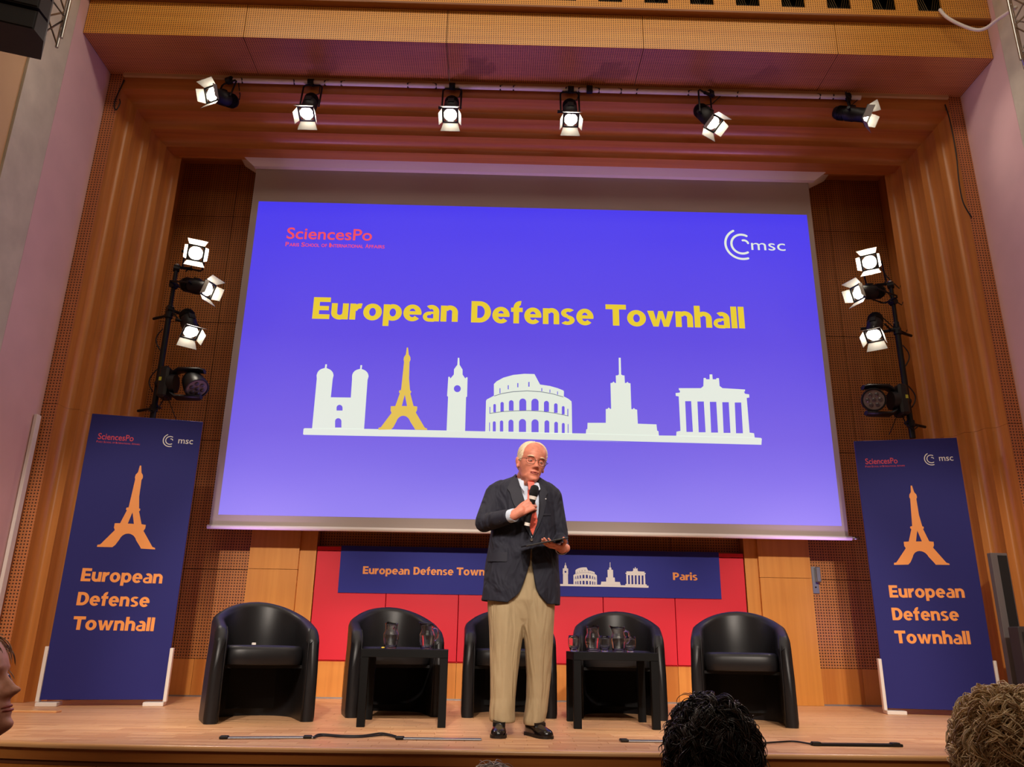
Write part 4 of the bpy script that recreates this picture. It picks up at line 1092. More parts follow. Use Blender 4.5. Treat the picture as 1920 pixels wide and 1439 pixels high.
SKIN=skin_mat('ruddy_skin',srgb(208,130,106))
def make_speaker():
    YM=5.0; root=Vector((.155,5.02,0))
    t=thing('person','man in a dark blazer, orange tie and khaki trousers standing with a microphone','person',root)
    def q(px,py,Y=YM): return at(px,py,Y=Y)-root
    def zrow(py): return q(980,py).z
    # ---- torso rings of the jacket
    ROWS=[(1134,902,1051,.150),(1100,905,1050,.153),(1060,910,1049,.150),(1020,916,1047,.146),(990,921,1044,.144),(955,921,1044,.142),(930,919,1045,.130),(915,922,1041,.118),(906,931,1033,.100),(899,946,1022,.080),(893,961,1013,.066),(888,966,1010,.060)]
    TT=sorted([(zrow(py),(q(a,py).x+q(b,py).x)/2,(q(b,py).x-q(a,py).x)/2,0.02,d) for py,a,b,d in ROWS])
    def torso(z,a,off=0,n=2.5):
        cx,hw,cy,hd=interp(TT,z); s,c=math.sin(a),math.cos(a)
        return Vector((cx+(hw+off)*abs(s)**(2/n)*(1 if s>0 else -1),cy-(hd+off)*abs(c)**(2/n)*(1 if c>0 else -1),z))
    def front(x,z,off=0,n=2.5):
        cx,hw,cy,hd=interp(TT,z); u=min(.98,abs((x-cx)/(hw+off))); return Vector((x,cy-(hd+off)*(1-u**n)**(1/n),z))
    def fpx(px,py,off=0):
        z=q(px,py,4.87).z; return front(q(px,py,4.87).x,z,off)
    zmin,zmax=TT[0][0],TT[-1][0]
    HEADM=Matrix.Translation(at(990,906,Y=4.965)-root)@Matrix.Rotation(R(17),4,'Z')@Matrix.Rotation(R(8),4,'Y')@Matrix.Rotation(R(5),4,'X')@Matrix.Scale(1.10,4)
    # joints
    shR=q(934,922,5.03); elR=q(908,981,4.95); wrR=q(966,966,4.77)
    shL=q(1032,925,5.03); elL=q(1049,1014,5.03); wrL=q(1054,1030,4.84)
    hR=frame_m(q(971,962,4.765),Vector((1,-.10,.62)),Vector((-.15,-1,.25)))
    hL=frame_m(q(1054,1027,4.84),Vector((-.72,-.62,.05)),Vector((.1,0,-1)))
    # ---- body: one continuous surface
    b=MB(); add_head(b,HEADM)
    capsule(b,Vector((HEADM.translation.x-.012,.035,zmax-.02)),HEADM@Vector((0,.02,.06)),.061,.060)
    for z in (1.40,): pass
    b.rings([[torso(z,2*math.pi*j/28,-.022-.05*max(0,min(1,(1.12-z)/.12))) for j in range(28)] for z in [.86,.95,1.05,1.15,1.25,1.33,1.38,1.42,1.45,1.48]])
    for s_,e_,w_ in ((shR,elR,wrR),(shL,elL,wrL)):
        capsule(b,s_,e_,.050,.040); capsule(b,e_,w_,.040,.028)
    add_hand(b,hR,scale=1.1,curl=(62,72,45),thumb=((.55,.45,-.75),(.9,.15,-.35)))
    add_hand(b,hL,curl=(8,18,12),thumb=((.45,.75,-.10),(.85,.25,-.45)),mirror=True)
    capsule(b,wrR,hR@Vector((.0,0,0)),.028,.027); capsule(b,wrL,hL@Vector((.0,0,0)),.028,.027)
    for sx,kx in ((-.105,-.100),(.100,.095)):
        capsule(b,(sx+.03*(1 if sx<0 else -1),.02,.86),(kx,.015,.48),.085,.055); capsule(b,(kx,.015,.48),(sx,.035,.09),.055,.038)
    link('body',remeshed(b,.0032,3,.5,SKIN),t)
    # ---- trousers: two legs lofted, front crease, meeting at the seat
    KH=folds(mat('khaki_twill',srgb(172,152,118),.85,noise=.05,nscale=9,bump=.25,bscale=420),(13,13,2.4),.05,.6)
    def leg(rows):
        rg=[]
        for py,a,b_,cy,hd in rows:
            pl_=q(a,py); pr_=q(b_,py); cx=(pl_.x+pr_.x)/2; hw=(pr_.x-pl_.x)/2; z=pl_.z; ring=[]
            for j in range(32):
                an=2*math.pi*j/32; s,c=math.sin(an),math.cos(an); k=1+.10*gs(abs(an if an<math.pi else an-2*math.pi),0,.22)
                ring.append(Vector((cx+hw*s,cy-hd*c*k,z)))
            rg.append(ring)
        return rg
    b=MB()
    b.rings(leg([(1356,922,966,.02,.088),(1352,917,967,.02,.092),(1335,917,966,.025,.092),(1310,919,967,.03,.086),(1270,919,971,.03,.085),(1220,918,977,.025,.09),(1180,917,983,.02,.10),(1140,914,988,.02,.115),(1110,914,988,.02,.12)]))
    b.rings(leg([(1360,982,1020,.0,.085),(1352,981,1023,.005,.090),(1335,984,1027,.02,.092),(1310,987,1030,.03,.086),(1270,988,1034,.03,.085),(1220,985,1037,.025,.09),(1180,981,1039,.02,.10),(1140,976,1041,.02,.115),(1110,974,1043,.02,.12)]))
    rg=[]
    for py,a,b_,hd in ((1190,968,996,.02),(1160,930,1028,.085),(1125,913,1042,.122),(1090,913,1043,.130),(1050,918,1041,.140),(1030,920,1040,.138)):
        pl_=q(a,py); pr_=q(b_,py); cx=(pl_.x+pr_.x)/2; hw=(pr_.x-pl_.x)/2
        rg.append([Vector((cx+hw*abs(math.sin(an))**.85*(1 if math.sin(an)>0 else -1),.02-hd*math.cos(an),pl_.z)) for an in [2*math.pi*j/32 for j in range(32)]])
    b.rings(rg)
    tr=link('trousers',remeshed(b,.005,9,.5,KH),t)
    # ---- shoes
    SH=mat('black_shoe_leather',srgb(16,15,17),.22,coat=.5); SO=mat('shoe_sole',srgb(24,18,15),.6)
    for pos,dr in (((-.103,.075),(-.06,-1)),((.058,.06),(.42,-.90))):
        d=Vector((dr[0],dr[1],0)).normalized(); sd=Vector((-d.y,d.x,0)); o_=Vector((pos[0],pos[1],0))
        b=MB(); rg=[]; sl=[]
        for u,w_,h in ((0,.018,.055),(.012,.027,.068),(.045,.033,.080),(.09,.034,.080),(.125,.037,.068),(.16,.043,.054),(.20,.045,.044),(.235,.041,.036),(.258,.030,.028),(.270,.013,.018)):
            ring=[]
            for j in range(16):
                a=math.pi*j/15; ring.append(o_+d*u+sd*w_*math.cos(a)*(1.0 if 0<j<15 else .98)+Vector((0,0,.014+(h)*math.sin(a)**.8)))
            rg.append(ring)
            sl.append((u,w_+.003))
        b.rings(rg); link('shoe',b.mesh('shoe',SH,50),t)
        sh=t.children[-1] if False else [c for c in bpy.data.objects if c.parent==t and c.name.startswith('shoe')][-1]
        outl=[o_+d*(u-.003)+sd*w_ for u,w_ in sl]+[o_+d*(u-.003)-sd*w_ for u,w_ in reversed(sl)]
        b=MB(); b.prism(outl,(0,0,.016)); b.build('sole',SO,sh)
        b=MB(); b.prism([o_+d*.12+sd*.036+Vector((0,0,.066)),o_+d*.155+sd*.036+Vector((0,0,.052)),o_+d*.155-sd*.036+Vector((0,0,.052)),o_+d*.12-sd*.036+Vector((0,0,.066))],(0,0,.022)); b.build('strap',SH,sh)
    # ---- shirt with collar
    SHM=mat('pale_blue_shirt',srgb(196,208,226),.8,bump=.15,bscale=500)
    b=MB(); b.rings([[torso(z,2*math.pi*j/40,-.012) for j in range(40)] for z in [1.06,1.1,1.2,1.3,1.36,1.40,1.43,1.455,1.475]]); shirt=link('shirt',b.mesh('shirt',SHM,True),t)
    def patch(rowpts,off,th,name,m_,par,sub=1):
        """strip between two edges given as pixel pairs; follows the chest"""
        b=MB(); V=[]
        for (a,b_) in rowpts:
            V.append([fpx(a[0]+(b_[0]-a[0])*k/6,a[1]+(b_[1]-a[1])*k/6,off) for k in range(7)])
        n=len(V); top=[p for r_ in V for p in r_]; bot=[p+Vector((0,th,0)) for p in top]; N=len(top)
        F=[]
        for i in range(n-1):
            for k in range(6):
                a=i*7+k; F.append((a,a+7,a+8,a+1)); F.append((a+N,a+1+N,a+8+N,a+7+N))
        for i in range(n-1):
            F.append((i*7,i*7+N,(i+1)*7+N,(i+1)*7)); F.append((i*7+6,(i+1)*7+6,(i+1)*7+6+N,i*7+6+N))
        for k in range(6):
            F.append((k,k+1,k+1+N,k+N)); e=(n-1)*7; F.append((e+k,e+k+N,e+k+1+N,e+k+1))
        b.add(top+bot,F); return b.build(name,m_,par,smooth=40)
    # collar: two wings and a band round the neck
    nx=HEADM.translation
    def col_band(a):
        return Vector((nx.x-.008+.066*math.sin(a),.030-.068*math.cos(a),0))
    b=MB(); rg=[]
    for j in range(25):
        a=R(18)+(2*math.pi-R(36))*j/24; p=col_band(a); zt=1.50+.018*(1-math.cos(a))*.8
        n_=Vector((math.sin(a),-math.cos(a),0))
        rg.append([p+Vector((0,0,zt-.05)),p+n_*.004+Vector((0,0,zt)),p+n_*.010+Vector((0,0,zt)),p+n_*.016+Vector((0,0,zt-.045))])
    b.rings(rg); b.build('collar',SHM,shirt,smooth=40)
    for L in ([(982,902),(973,899),(975,912),(983,923)],[(1001,904),(1010,906),(1013,918),(1004,926)]):
        P=[q(x_,y_,4.90)+Vector((0,(-.012 if i in (2,3) else .0),0)) for i,(x_,y_) in enumerate(L)]
        b=MB(); b.prism(P,(0,.006,0)); b.build('collar_wing',SHM,shirt)
    # ---- tie
    TM=mat('orange_tie_silk',srgb(226,84,58),.5,noise=.22,nscale=75)
    kn=[q(989,904,4.885),q(1002,906,4.885),q(999,920,4.88),q(991,919,4.88)]
    tie=patch([((990,917),(998,918)),((989,940),(1001,941)),((990,960),(1006,961)),((991,978),(1009,979)),((994,992),(1005,993)),((999,1003),(1000,1003))],.006,.004,'tie',TM,t)
    b=MB(); b.rings([[Vector((p.x,p.y,p.z)) for p in kn],[p+Vector((0,-.016,0)) for p in kn]]); b.build('tie_knot',TM,tie)
    # ---- jacket: open shell round the torso plus sleeves, one cloth
    JM=folds(mat('dark_navy_wool',srgb(26,27,41),.8,noise=.06,nscale=14,bump=.3,bscale=380),(11,11,6),.06,.8)
    OPEN=[(888,967,1008),(905,973,1009),(929,981,1012),(961,989,1011),(985,993,1005),(1005,996,999),(1030,996,999),(1055,994,998),(1075,988,1001),(1098,980,1005),(1115,971,1012),(1127,957,1024),(1134,950,1030)]
    OT=sorted([(q(980,py,4.87).z,q(a,py,4.87).x,q(c_,py,4.87).x) for py,a,c_ in OPEN])
    b=MB(); N=64; zs=[zmin+(zmax-zmin)*i/46 for i in range(47)]; outer=[];inner=[]
    def ang_of(x,z):
        cx,hw,cy,hd=interp(TT,z); u=max(-.97,min(.97,(x-cx)/hw)); return math.asin((abs(u)**(2.5/2)))*(1 if u>0 else -1)
    for z in zs:
        xl,xr=interp(OT,z); al,ar=ang_of(xl,z),ang_of(xr,z)
        o_=[];i_=[]
        for j in range(N+1):
            a=ar+(2*math.pi+al-ar)*j/N
            wr_=.0035*math.sin(a*9+z*7)*gs(z,.80,.10)+.002*math.sin(a*5+z*23)
            pz=torso(z,a,.0+wr_); pi=torso(z,a,-.011)
            if z<zmin+.03: 
                lift=.028*max(0,-math.cos(a))*0+.020*max(0,-math.sin(a)); pz.z+=lift; pi.z+=lift
            o_.append(pz); i_.append(pi)
        outer.append(o_); inner.append(i_)
    R_=len(zs); W1=N+1; V=[p for r_ in outer for p in r_]+[p for r_ in inner for p in r_]; M0=R_*W1; F=[]
    for i in range(R_-1):
        for j in range(N):
            a=i*W1+j; F.append((a,a+1,a+1+W1,a+W1)); F.append((a+M0,a+W1+M0,a+1+W1+M0,a+1+M0))
        a=i*W1; F.append((a,a+W1,a+W1+M0,a+M0)); a=i*W1+N; F.append((a,a+M0,a+W1+M0,a+W1))
    for j in range(N):
        F.append((j,j+M0,j+1+M0,j+1)); a=(R_-1)*W1+j; F.append((a,a+1,a+1+M0,a+M0))
    b.add(V,F)
    def sleeve(pts,n=20):
        # pts: (point, radius)
        for (p0,r0_),(p1,r1_) in zip(pts[:-1],pts[1:]): capsule(b,p0,p1,r0_,r1_,n)
    cuffR=wrR+(elR-wrR).normalized()*.062; cuffL=wrL+(elL-wrL).normalized()*.035
    sleeve([(q(941,918,5.03),.062),(q(929,927,5.02),.067),(elR+Vector((.004,0,.012)),.060),(elR,.058)]); sleeve([(elR,.058),(cuffR,.046)])
    sleeve([(q(1024,921,5.03),.060),(q(1035,932,5.02),.064),(elL+Vector((0,0,.05)),.054),(elL,.054)]); sleeve([(elL,.054),(cuffL,.045)])
    jk=link('jacket',remeshed(b,.0042,5,.5,JM),t)
    JL=mat('dark_navy_lapel',srgb(29,30,43),.7,bump=.3,bscale=380)
    patch([((971,891),(961,892)),((974,903),(955,906)),((977,915),(951,914)),((978,918),(956,921)),((983,935),(961,938)),((989,960),(971,962)),((993,985),(984,986)),((997,1006),(995,1006))],.012,.006,'lapel',JL,jk)
    patch([((1008,903),(1013,904)),((1010,912),(1022,912)),((1012,920),(1029,921)),((1012,925),(1025,928)),((1013,940),(1025,942)),((1012,962),(1020,963)),((1006,985),(1011,986)),((998,1006),(1000,1006))],.012,.006,'lapel',JL,jk)
    patch([((914,1035),(951,1035)),((914,1049),(951,1051)),((916,1051),(949,1053))],.007,.004,'pocket_flap',JL,jk)
    patch([((1016,962),(1034,960)),((1016,966),(1034,964))],.006,.003,'chest_pocket',JL,jk)
    BT=mat('horn_button',srgb(70,58,48),.35)
    def button(p,r_=.008):
        b=MB(); b.lathe([(0,0),(r_,0),(r_,.003),(r_*.7,.004),(0,.0035)],12); b.xf(Matrix.Translation(p)@Matrix.Rotation(R(90),4,'X')); b.build('button',BT,jk)
    button(fpx(997,1012,.006),.009)
    for i in range(3):
        c_=elR+(cuffR-elR)*(.70+.10*i); button(c_+Vector((-.002,-.047+.004*i,-.020)),.006)
    b=MB(); b.ell((0,0,0),(.006,.003,.004),nu=8,nv=6); b.xf(Matrix.Translation(fpx(1024,934,.012))); b.build('lapel_pin',mat('silver_pin',srgb(210,210,215),.3,metal=.8),jk,smooth=True)
    # cuffs
    for c0,w0,nm in ((cuffR,wrR,'R'),(cuffL,wrL,'L')):
        d=(w0-c0).normalized(); b=MB(); P=[c0+d*.0,c0+d*.012,c0+d*(.054 if nm=='R' else .02),c0+d*(.060 if nm=='R' else .024)]; b.tube(P,[.037,.040,.041,.039],20); b.build('cuff',SHM,shirt,smooth=40)
    # ---- head parts
    def hp(x,y,z): return HEADM@Vector((x,y,z))
    EW=mat('eye_white',srgb(225,215,205),.25); EI=mat('eye_iris',srgb(60,70,80),.2)
    for sx in (-1,1):
        b=MB(); b.ell((0,0,0),(.0115,.0115,.0115),nu=16,nv=12); b.xf(HEADM@Matrix.Translation((sx*.031,-.0735,.1185))); e=b.build('eye',EW,t,smooth=True)
        b=MB(); b.ell((0,0,0),(.0052,.002,.0052),nu=12,nv=8); b.xf(HEADM@Matrix.Translation((sx*.031,-.0845,.1165))); b.build('iris',EI,e,smooth=True)
        # upper and lower lids: caps of a slightly larger sphere, leaving a narrow slit
        for t0,t1 in ((4,91),(103,150)):
            b=MB(); rg=[[Vector((sx*.031+.0131*math.sin(R(th))*math.cos(u),-.0735+.0131*math.sin(R(th))*math.sin(u),.1180+.0131*math.cos(R(th)))) for u in [2*math.pi*i/20 for i in range(20)]] for th in [t0+(t1-t0)*k/6 for k in range(7)]]
            b.rings(rg,cap=False); b.xf(HEADM); b.build('eyelid',SKIN,t,smooth=True)
        b=MB(); P=[head_point(math.asin(max(-.99,min(.99,sx*u/.076))),.139+.004*math.sin((u-.014)/.036*math.pi),off=.001) for u in (.014,.022,.030,.038,.046,.050)]
        b.tube(P,[.0015,.0034,.0038,.0034,.0026,.001],8); b.xf(HEADM); b.build('eyebrow',mat('white_hair',srgb(226,206,176),.75,noise=.12,nscale=120),t,smooth=True)
    LIP=mat('lip_skin',srgb(176,92,82),.45)
    for zz,rr in ((.0545,.0032),(.0445,.0040)):
        b=MB(); P=[head_point(math.asin(u/.062),zz-abs(u)*.10*(1 if zz>.05 else -.35),off=.0012) for u in (-.024,-.016,-.008,0,.008,.016,.024)]
        b.tube(P,[.001,rr*.8,rr,rr*.9,rr,rr*.8,.001],8); b.xf(HEADM); b.build('lip',LIP,t,smooth=True)
    b=MB(); P=[head_point(math.asin(u/.062),.0497-abs(u)*.05,off=.0016) for u in (-.023,-.012,0,.012,.023)]
    b.tube(P,[.0008,.0018,.0022,.0018,.0008],6); b.xf(HEADM); b.build('mouth',mat('mouth_dark',srgb(60,20,20),.6),t,smooth=True)
    # hair: fringe round sides and back, thin on top
    HM=MATS['white_hair']; random.seed(3)
    b=MB(); nu=110; zs=[.060+.0028*i for i in range(59)]+[.228,.232,.2355,.2385,.2402]
    grid=[]
    for z in zs:
        ring=[]
        for j in range(nu):
            a=2*math.pi*j/nu; ad=min(a,2*math.pi-a)
            # front limit of the hair by height
            lim=interp([(.060,1.95),(.085,1.75),(.105,1.55),(.118,1.28),(.14,1.12),(.165,1.05),(.19,.98),(.21,.80),(.225,.5),(.236,0.0),(.24,0.0)],z)[0]
            k=max(0,min(1,(ad-lim)/.22)); bot=max(0,min(1,(z-.062)/.015))
            thick=.009*(1-.45*max(0,(z-.19)/.05))
            o_=-.0025+(thick+.0016*math.sin(a*46+z*160)+.0012*math.sin(a*21-z*300))*k*bot
            ring.append((head_point(a,z,off=o_,face=False),k*bot))
        grid.append(ring)
    V=[p for r_ in grid for p,_ in r_]; F=[]
    for i in range(len(zs)-1):
        for j in range(nu):
            if max(grid[i][j][1],grid[i][(j+1)%nu][1],grid[i+1][j][1])>0:
                F.append((i*nu+j,i*nu+(j+1)%nu,(i+1)*nu+(j+1)%nu,(i+1)*nu+j))
    b.add([HEADM@p for p in V],F); b.build('hair',HM,t,smooth=True)
    # glasses
    GM=mat('thin_metal_frame',srgb(84,66,52),.3,metal=.7)
    gl=MB()
    for sx in (-1,1):
        P=[hp(sx*(.035)+.0255*abs(math.cos(R(a)))**.8*(1 if math.cos(R(a))>0 else -1),-.099+.008*abs((sx*.035+.0255*math.cos(R(a)))/.05)**2,.115+.0190*abs(math.sin(R(a)))**.8*(1.0 if math.sin(R(a))>0 else -1.1)) for a in range(0,361,20)]
        gl.tube(P,.0014,6,cap=False)
        gl.tube([hp(sx*.057,-.090,.121),hp(sx*.074,-.078,.122),hp(sx*.080,-.03,.121),hp(sx*.082,.01,.119),hp(sx*.083,.022,.108)],.0015,6)
    gl.tube([hp(-.0105,-.098,.120),hp(0,-.103,.123),hp(.0105,-.098,.120)],.0014,6)
    g=gl.build('eyeglasses',GM,t,smooth=True)
    for sx in (-1,1):
        P=[hp(sx*.035+.0245*math.cos(R(a)),-.0975,.115+.0185*math.sin(R(a))) for a in range(0,360,20)]
        b=MB(); b.prism(P,HEADM.to_3x3()@Vector((0,.001,0))); b.build('spectacle_lens',mat('spectacle_glass',srgb(90,80,70),.05,alpha=.03),g)
    # ---- microphone in the right hand
    a_=q(985,985,4.745); c_=q(1001,908,4.715); ax=(c_-a_).normalized(); mid=hR@Vector((.088,0,-.034))
    t0=(mid-a_).dot(ax); off=mid-(a_+ax*t0); base=a_+off*.75
    L=(c_-a_).length
    mc=thing('microphone','black handheld microphone with white ring held near the chin of the man','microphone',root+base)
    def ml(u): return ax*(L*u)
    b=MB(); b.tube([ml(0),ml(.02),ml(.3),ml(.66)],[.014,.0155,.0165,.021],20); b.build('handle',BLACKP,mc,smooth=40)
    b=MB(); b.tube([ml(-.005),ml(.07)],[.0168,.0168],20); b.build('white_end_band',WHITEM,mc,smooth=40)
    b=MB(); b.tube([ml(.64),ml(.72)],[.0225,.0245],20); b.build('white_ring',WHITEM,mc,smooth=40)
    b=MB(); b.tube([ml(.715),ml(.74),ml(.80),ml(.88),ml(.95),ml(.99),ml(1.0)],[.024,.026,.0275,.0275,.024,.014,.001],20); b.build('mesh_grille',mat('mic_mesh',srgb(24,24,26),.5,metal=.5,bump=1,bscale=900),mc,smooth=True)
    # ---- tablet in the left hand
    p0=q(986,1026,4.69); p1=q(1066,1010,4.72)
    X=(p1-p0).normalized(); Y_=Vector((.0,1,.115)); Y_=(Y_-X*Y_.dot(X)).normalized(); Z=X.cross(Y_)
    tb_=thing('tablet','thin black tablet held flat in the left hand of the man','tablet',root+p0)
    b=MB(); b.bbox((0,-.01,0),((p1-p0).length,.17,.008),.003); b.xf(Matrix((X,Y_,Z)).transposed().to_4x4()); b.build('cover',mat('tablet_cover',srgb(20,20,24),.35),tb_)
    b=MB(); b.bbox((.01,.0,.008),((p1-p0).length-.01,.16,.0085),.0002); b.xf(Matrix((X,Y_,Z)).transposed().to_4x4()); b.build('screen',mat('tablet_glass',srgb(12,12,16),.1),tb_)
    return t
make_speaker()
# ------------------------------------------------------------ audience in the foreground
def seated(root, rz, label, head_at, skin, top_col, hair, glasses=False, pants=None, headrz=0, pitch=0):
    """seated person; local -Y is forward. head_at: chin height frame translation in local coordinates"""
    t=thing('person',label,'person',root,rz)
    hx,hy,hz=head_at
    HM_=Matrix.Translation((hx,hy,hz))@Matrix.Rotation(R(headrz),4,'Z')@Matrix.Rotation(R(pitch),4,'X')
    b=MB(); add_head(b,HM_,age=.5,nu=72)
    capsule(b,(hx*.7,hy+.07,hz-.13),(hx,hy+.025,hz+.05),.058,.055)
    sh=hz-.13
    b.rings([[Vector((hx*.5+w_*math.cos(a),hy+.07+d*math.sin(a),z)) for a in [2*math.pi*j/24 for j in range(24)]] for z,w_,d in ((.44,.165,.12),(.52,.155,.12),(.65,.145,.11),(sh-.2,.165,.115),(sh-.06,.185,.10),(sh,.155,.075),(sh+.03,.08,.06))])
    for s_ in (-1,1):
        capsule(b,(s_*.18,hy+.07,sh-.04),(s_*.235,hy+.10,sh-.30),.05,.04); capsule(b,(s_*.235,hy+.10,sh-.30),(s_*.15,hy-.13,.62),.038,.028)
        M=frame_m((s_*.15,hy-.13,.62),Vector((-.25*s_,-1,-.12)),Vector((0,0,1))); add_hand(b,M,curl=(18,22,14),mirror=(s_>0) if False else (s_<0))
        capsule(b,(s_*.10,hy+.05,.52),(s_*.12,hy-.40,.53),.080,.058); capsule(b,(s_*.12,hy-.40,.53),(s_*.12,hy-.38,.09),.055,.036)
        capsule(b,(s_*.12,hy-.37,.05),(s_*.13,hy-.54,.035),.036,.030)
    link('body',remeshed(b,.0045,2,.5,skin),t)
    b=MB(); b.rings([[Vector((hx*.5+w_*math.cos(a),hy+.07+d*math.sin(a),z)) for a in [2*math.pi*j/28 for j in range(28)]] for z,w_,d in ((.42,.19,.145),(.52,.18,.14),(.65,.17,.13),(sh-.2,.188,.135),(sh-.05,.205,.118),(sh+.012,.17,.09),(sh+.045,.085,.072))])
    for s_ in (-1,1):
        capsule(b,(s_*.18,hy+.07,sh-.045),(s_*.235,hy+.10,sh-.30),.064,.054); capsule(b,(s_*.235,hy+.10,sh-.30),(s_*.157,hy-.105,.625),.052,.042)
    link('jumper',remeshed(b,.007,5,.5,top_col),t)
    b=MB()
    for s_ in (-1,1):
        capsule(b,(s_*.09,hy+.06,.51),(s_*.12,hy-.40,.53),.098,.072); capsule(b,(s_*.12,hy-.40,.53),(s_*.12,hy-.38,.12),.070,.056)
    b.ell((0,hy+.08,.50),(.18,.13,.10))
    link('trousers',remeshed(b,.008,5,.5,pants or mat('dark_trousers',srgb(34,34,42),.85)),t)
    for s_ in (-1,1):
        b=MB(); rg=[]
        for u,w_,h in ((-.08,.02,.05),(-.06,.035,.075),(0,.042,.075),(.08,.048,.055),(.14,.045,.042),(.175,.028,.03),(.185,.01,.02)):
            rg.append([Vector((s_*.125+w_*math.cos(math.pi*j/11),hy-.38-u,h*math.sin(math.pi*j/11)**.8+.003)) for j in range(12)])
        b.rings(rg); b.build('shoe',mat('black_shoe_leather',srgb(16,15,17),.22),t,smooth=50)
    for sx in (-1,1):
        b=MB(); b.ell((0,0,0),(.0115,.0115,.0115),nu=14,nv=10); b.xf(HM_@Matrix.Translation((sx*.031,-.0735,.1185))); e=b.build('eye',mat('eye_white',srgb(225,215,205),.25),t,smooth=True)
        b=MB(); b.ell((0,0,0),(.0052,.002,.0052),nu=12,nv=8); b.xf(HM_@Matrix.Translation((sx*.031,-.0845,.1185))); b.build('iris',mat('eye_iris',srgb(60,70,80),.2),e,smooth=True)
    LIP=mat('lip_skin',srgb(176,92,82),.45)
    for zz,rr in ((.0545,.0030),(.0445,.0036)):
        b=MB(); P=[head_point(math.asin(u/.062),zz-abs(u)*.10*(1 if zz>.05 else -.3),off=.001) for u in (-.024,-.016,-.008,0,.008,.016,.024)]
        b.tube(P,[.001,rr*.8,rr,rr*.9,rr,rr*.8,.001],8); b.xf(HM_); b.build('lip',LIP,t,smooth=True)
    hair(t,HM_)
    return t
def hair_maker(kind, cols, n, seed, length, vol, curl_r, turns, per=8, thick=.0012):
    def make(t,HM_):
        random.seed(seed)
        # scalp cap under the locks
        b=MB(); nu=64; zs=[.045+.0048*i for i in range(38)]+[.2275,.233,.2375,.2402]; grid=[]
        for z in zs:
            ring=[]
            for j in range(nu):
                a=2*math.pi*j/nu; ad=min(a,2*math.pi-a); lim=interp([(.045,1.9),(.10,1.45),(.14,1.15),(.18,.80),(.205,.35),(.22,.0),(.241,0.0)],z)[0]
                k=max(0,min(1,(ad-lim)/.25)); ring.append((head_point(a,z,off=-.003+(.005+vol*.18)*k*min(1,(z-.04)/.05),face=False),k))
            grid.append(ring)
        V=[p for r_ in grid for p,_ in r_]; F=[(i*nu+j,i*nu+(j+1)%nu,(i+1)*nu+(j+1)%nu,(i+1)*nu+j) for i in range(len(zs)-1) for j in range(nu) if max(grid[i][j][1],grid[i+1][(j+1)%nu][1])>0]
        b.add([HM_@p for p in V],F); cap=b.build('hair',cols[0],t,smooth=True)
        b=MB(); c0=Vector((0,.008,.120))
        for lk in range(n):
            while True:
                u=1-1.75*random.random()**1.35; ph=random.uniform(0,2*math.pi); d=Vector((math.sqrt(1-u*u)*math.cos(ph),math.sqrt(1-u*u)*math.sin(ph),u))
                if -d.y>.15+.6*max(0,u): continue
                break
            down=Vector((d.x*.8,d.y*.8,-1.0)); tau=down+Vector((random.gauss(0,.45),random.gauss(0,.45),random.gauss(0,.35)))
            tau=(tau-d*tau.dot(d)).normalized()
            lay=random.uniform(.15,1.0); L=length*random.uniform(.6,1.15); ph0=random.uniform(0,6.28); cr=curl_r*random.uniform(.6,1.25); tr=turns*random.uniform(.75,1.25)*random.choice((-1,1))
            ci=random.randrange(len(cols)-1)
            for st_ in range(per):
                K=22; pts=[]; jo=Vector((random.gauss(0,1),random.gauss(0,1),random.gauss(0,1)))*.0045; dp=random.gauss(0,.35); crs=cr*random.uniform(.8,1.2); Ls=L*random.uniform(.85,1.1)
                frz=random.gauss(0,.006) if random.random()<.25 else 0
                for k in range(K):
                    f=k/(K-1); th=Ls*f/.115; dr=d*math.cos(th)+tau*math.sin(th)
                    g=vol*(.25+.75*lay)*min(1,.72+f*1.2); rad=Vector((.076+g,.098+g,.116+g*.95))
                    q=c0+Vector((dr.x*rad.x,dr.y*rad.y,dr.z*rad.z))
                    n_=dr; sd=dr.cross(-d*math.sin(th)+tau*math.cos(th)).normalized()
                    ang=ph0+dp+f*tr*2*math.pi; a_=crs*min(1,f*3+.35)
                    pts.append(HM_@(q+jo*(.3+f)+sd*a_*math.cos(ang)+n_*(a_*.8*math.sin(ang)+frz*f)))
                w0=thick*random.uniform(.7,1.3)
                b.cur=ci if random.random()<.75 else random.randrange(len(cols)-1)
                b.tube(pts,[w0*.8]+[w0]*(K-3)+[w0*.7,w0*.25],4,cap=False)
        b.build('hair_locks',cols[1:],t,smooth=True,kind='stuff')
    return make
def hmat(name,c,rough=.42): return mat(name,c,rough,spec=.5,noise=.15,nscale=60)
dark=[hmat('black_hair_base',srgb(14,12,13)),hmat('black_hair',srgb(22,19,20),.32),hmat('black_hair_light',srgb(44,34,34),.36),hmat('black_hair_brown',srgb(34,24,22),.36)]
blond=[hmat('curly_hair_base',srgb(130,104,72)),hmat('curly_hair_honey',srgb(232,204,158)),hmat('curly_hair_ash',srgb(206,176,132)),hmat('curly_hair_brown',srgb(160,128,90)),hmat('curly_hair_light',srgb(246,228,190))]
grey=[hmat('grey_hair_base',srgb(120,112,108)),hmat('grey_hair',srgb(176,166,162)),hmat('grey_hair_light',srgb(204,194,188)),hmat('grey_hair_dark',srgb(128,120,116))]
sandy=[hmat('sandy_hair_base',srgb(110,86,66)),hmat('sandy_hair',srgb(168,140,114)),hmat('sandy_hair_light',srgb(196,170,144)),hmat('sandy_hair_dark',srgb(126,100,78))]
SK2=skin_mat('fair_skin',srgb(220,160,136)); SK3=skin_mat('tan_skin',srgb(190,130,104))
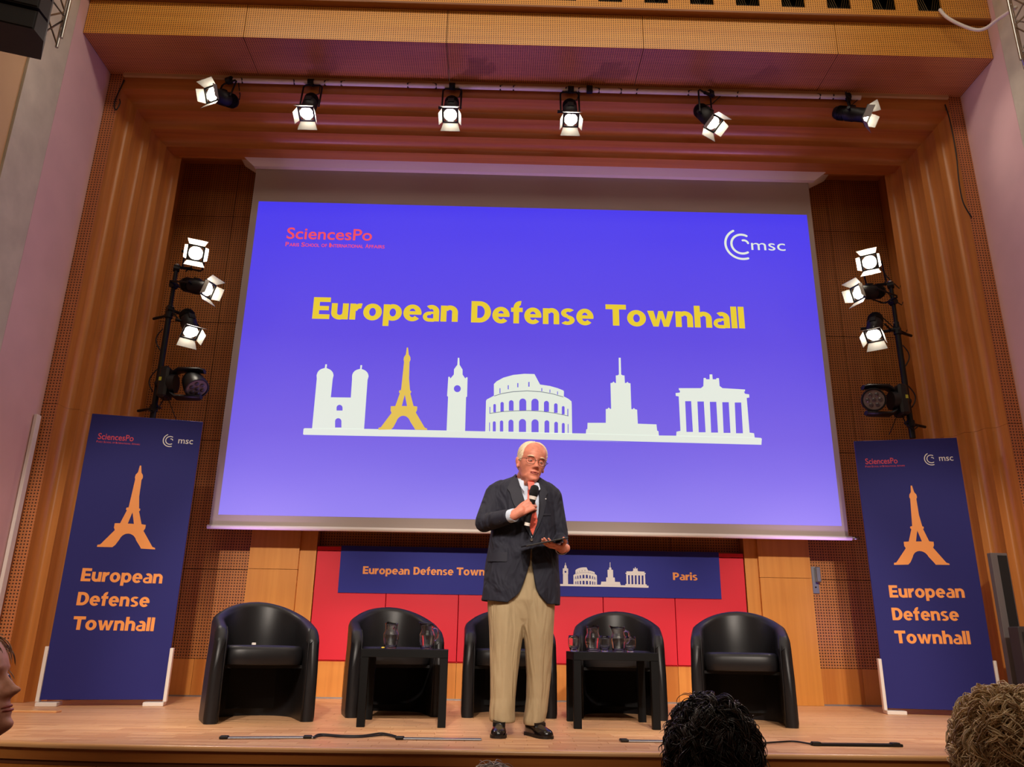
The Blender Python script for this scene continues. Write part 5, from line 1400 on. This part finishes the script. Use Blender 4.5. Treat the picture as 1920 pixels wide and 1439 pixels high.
def place(px,py,Y,rz,label,skin,top,hair,chin_from_top=.245,headrz=0,off=(0,0)):
    """px,py: where the crown of the head shows; builds the person in the seat below it"""
    p=at(px,py,Y=Y); chin=p.z-chin_from_top
    person=seated((p.x,Y,HF),rz,label,(0,-.02,chin-HF),skin,top,hair,headrz=headrz)
    return person
def audience_seat(x,y,rz,label):
    t=thing('audience_chair',label,'chair',(x,y,HF),rz,'audience chairs under the foreground heads')
    FB=mat('red_brown_upholstery',srgb(110,44,38),.85,bump=.3,bscale=300)
    MB().bbox((-.23,-.22,.355),(.23,.21,.415),.02).build('seat',FB,t,smooth=40)
    MB().bbox((-.22,.235,.48),(.22,.275,.80),.018).build('backrest',FB,t,smooth=40)
    for sx in (-1,1):
        MB().tube([(sx*.21,.25,0),(sx*.21,.25,.38),(sx*.20,.285,.76)],.012,8).build('rear_leg',BLACKM,t,smooth=40)
        MB().tube([(sx*.21,-.20,0),(sx*.21,-.19,.36)],.012,8).build('front_leg',BLACKM,t,smooth=40)
    return t
people=[
 (1333,1304,1.98,180,'person with short wavy black hair seen from behind, in front of the rightmost armchair',SK3,mat('black_jumper',srgb(24,22,26),.9),hair_maker('w',dark,480,5,.11,.030,.011,1.7,per=10,thick=.0012),'dark upholstered chair under the black-haired person'),
 (1893,1292,1.80,176,'person with curly dark blond hair seen from behind at the bottom right corner',SK2,mat('grey_jumper',srgb(70,66,66),.9),hair_maker('c',blond,640,9,.20,.042,.0125,3.8,per=9,thick=.0011),'dark upholstered chair under the curly-haired person'),
 (932,1436,2.55,182,'person whose grey crown just shows at the bottom edge below the man',SK2,mat('navy_jumper',srgb(30,34,54),.9),hair_maker('g',grey,380,13,.09,.018,.004,.8,per=7,thick=.0011),'dark upholstered chair under the grey-haired person')]
for px,py,Y,rz,lab,sk,top,hm,cl in people:
    random.seed(px)
    place(px,py,Y,R(rz),lab,sk,top,hm,chin_from_top=.262 if px!=932 else .25)
    audience_seat(at(px,py,Y=Y).x,Y,R(rz),cl)
# the person at the left edge, in profile, looking towards the stage
pn=at(33,1290,Y=2.0); RZ=R(100)
# nose tip in local head frame is about (0,-.118,.085)
px_=pn.x-.118+.020; pn.z-=.028; root=Vector((px_-.0,2.0+.0,HF)); 
seated((px_,2.0-.03,HF),RZ,'person with short sandy hair seen in profile at the left edge',(0,-.02,pn.z-.085-HF),SK2,mat('black_blazer',srgb(20,19,22),.85),hair_maker('s',sandy,300,21,.08,.018,.005,1.0,per=7,thick=.0011),pitch=-14)
audience_seat(px_,2.0-.03,RZ,'dark upholstered chair under the person at the left edge')
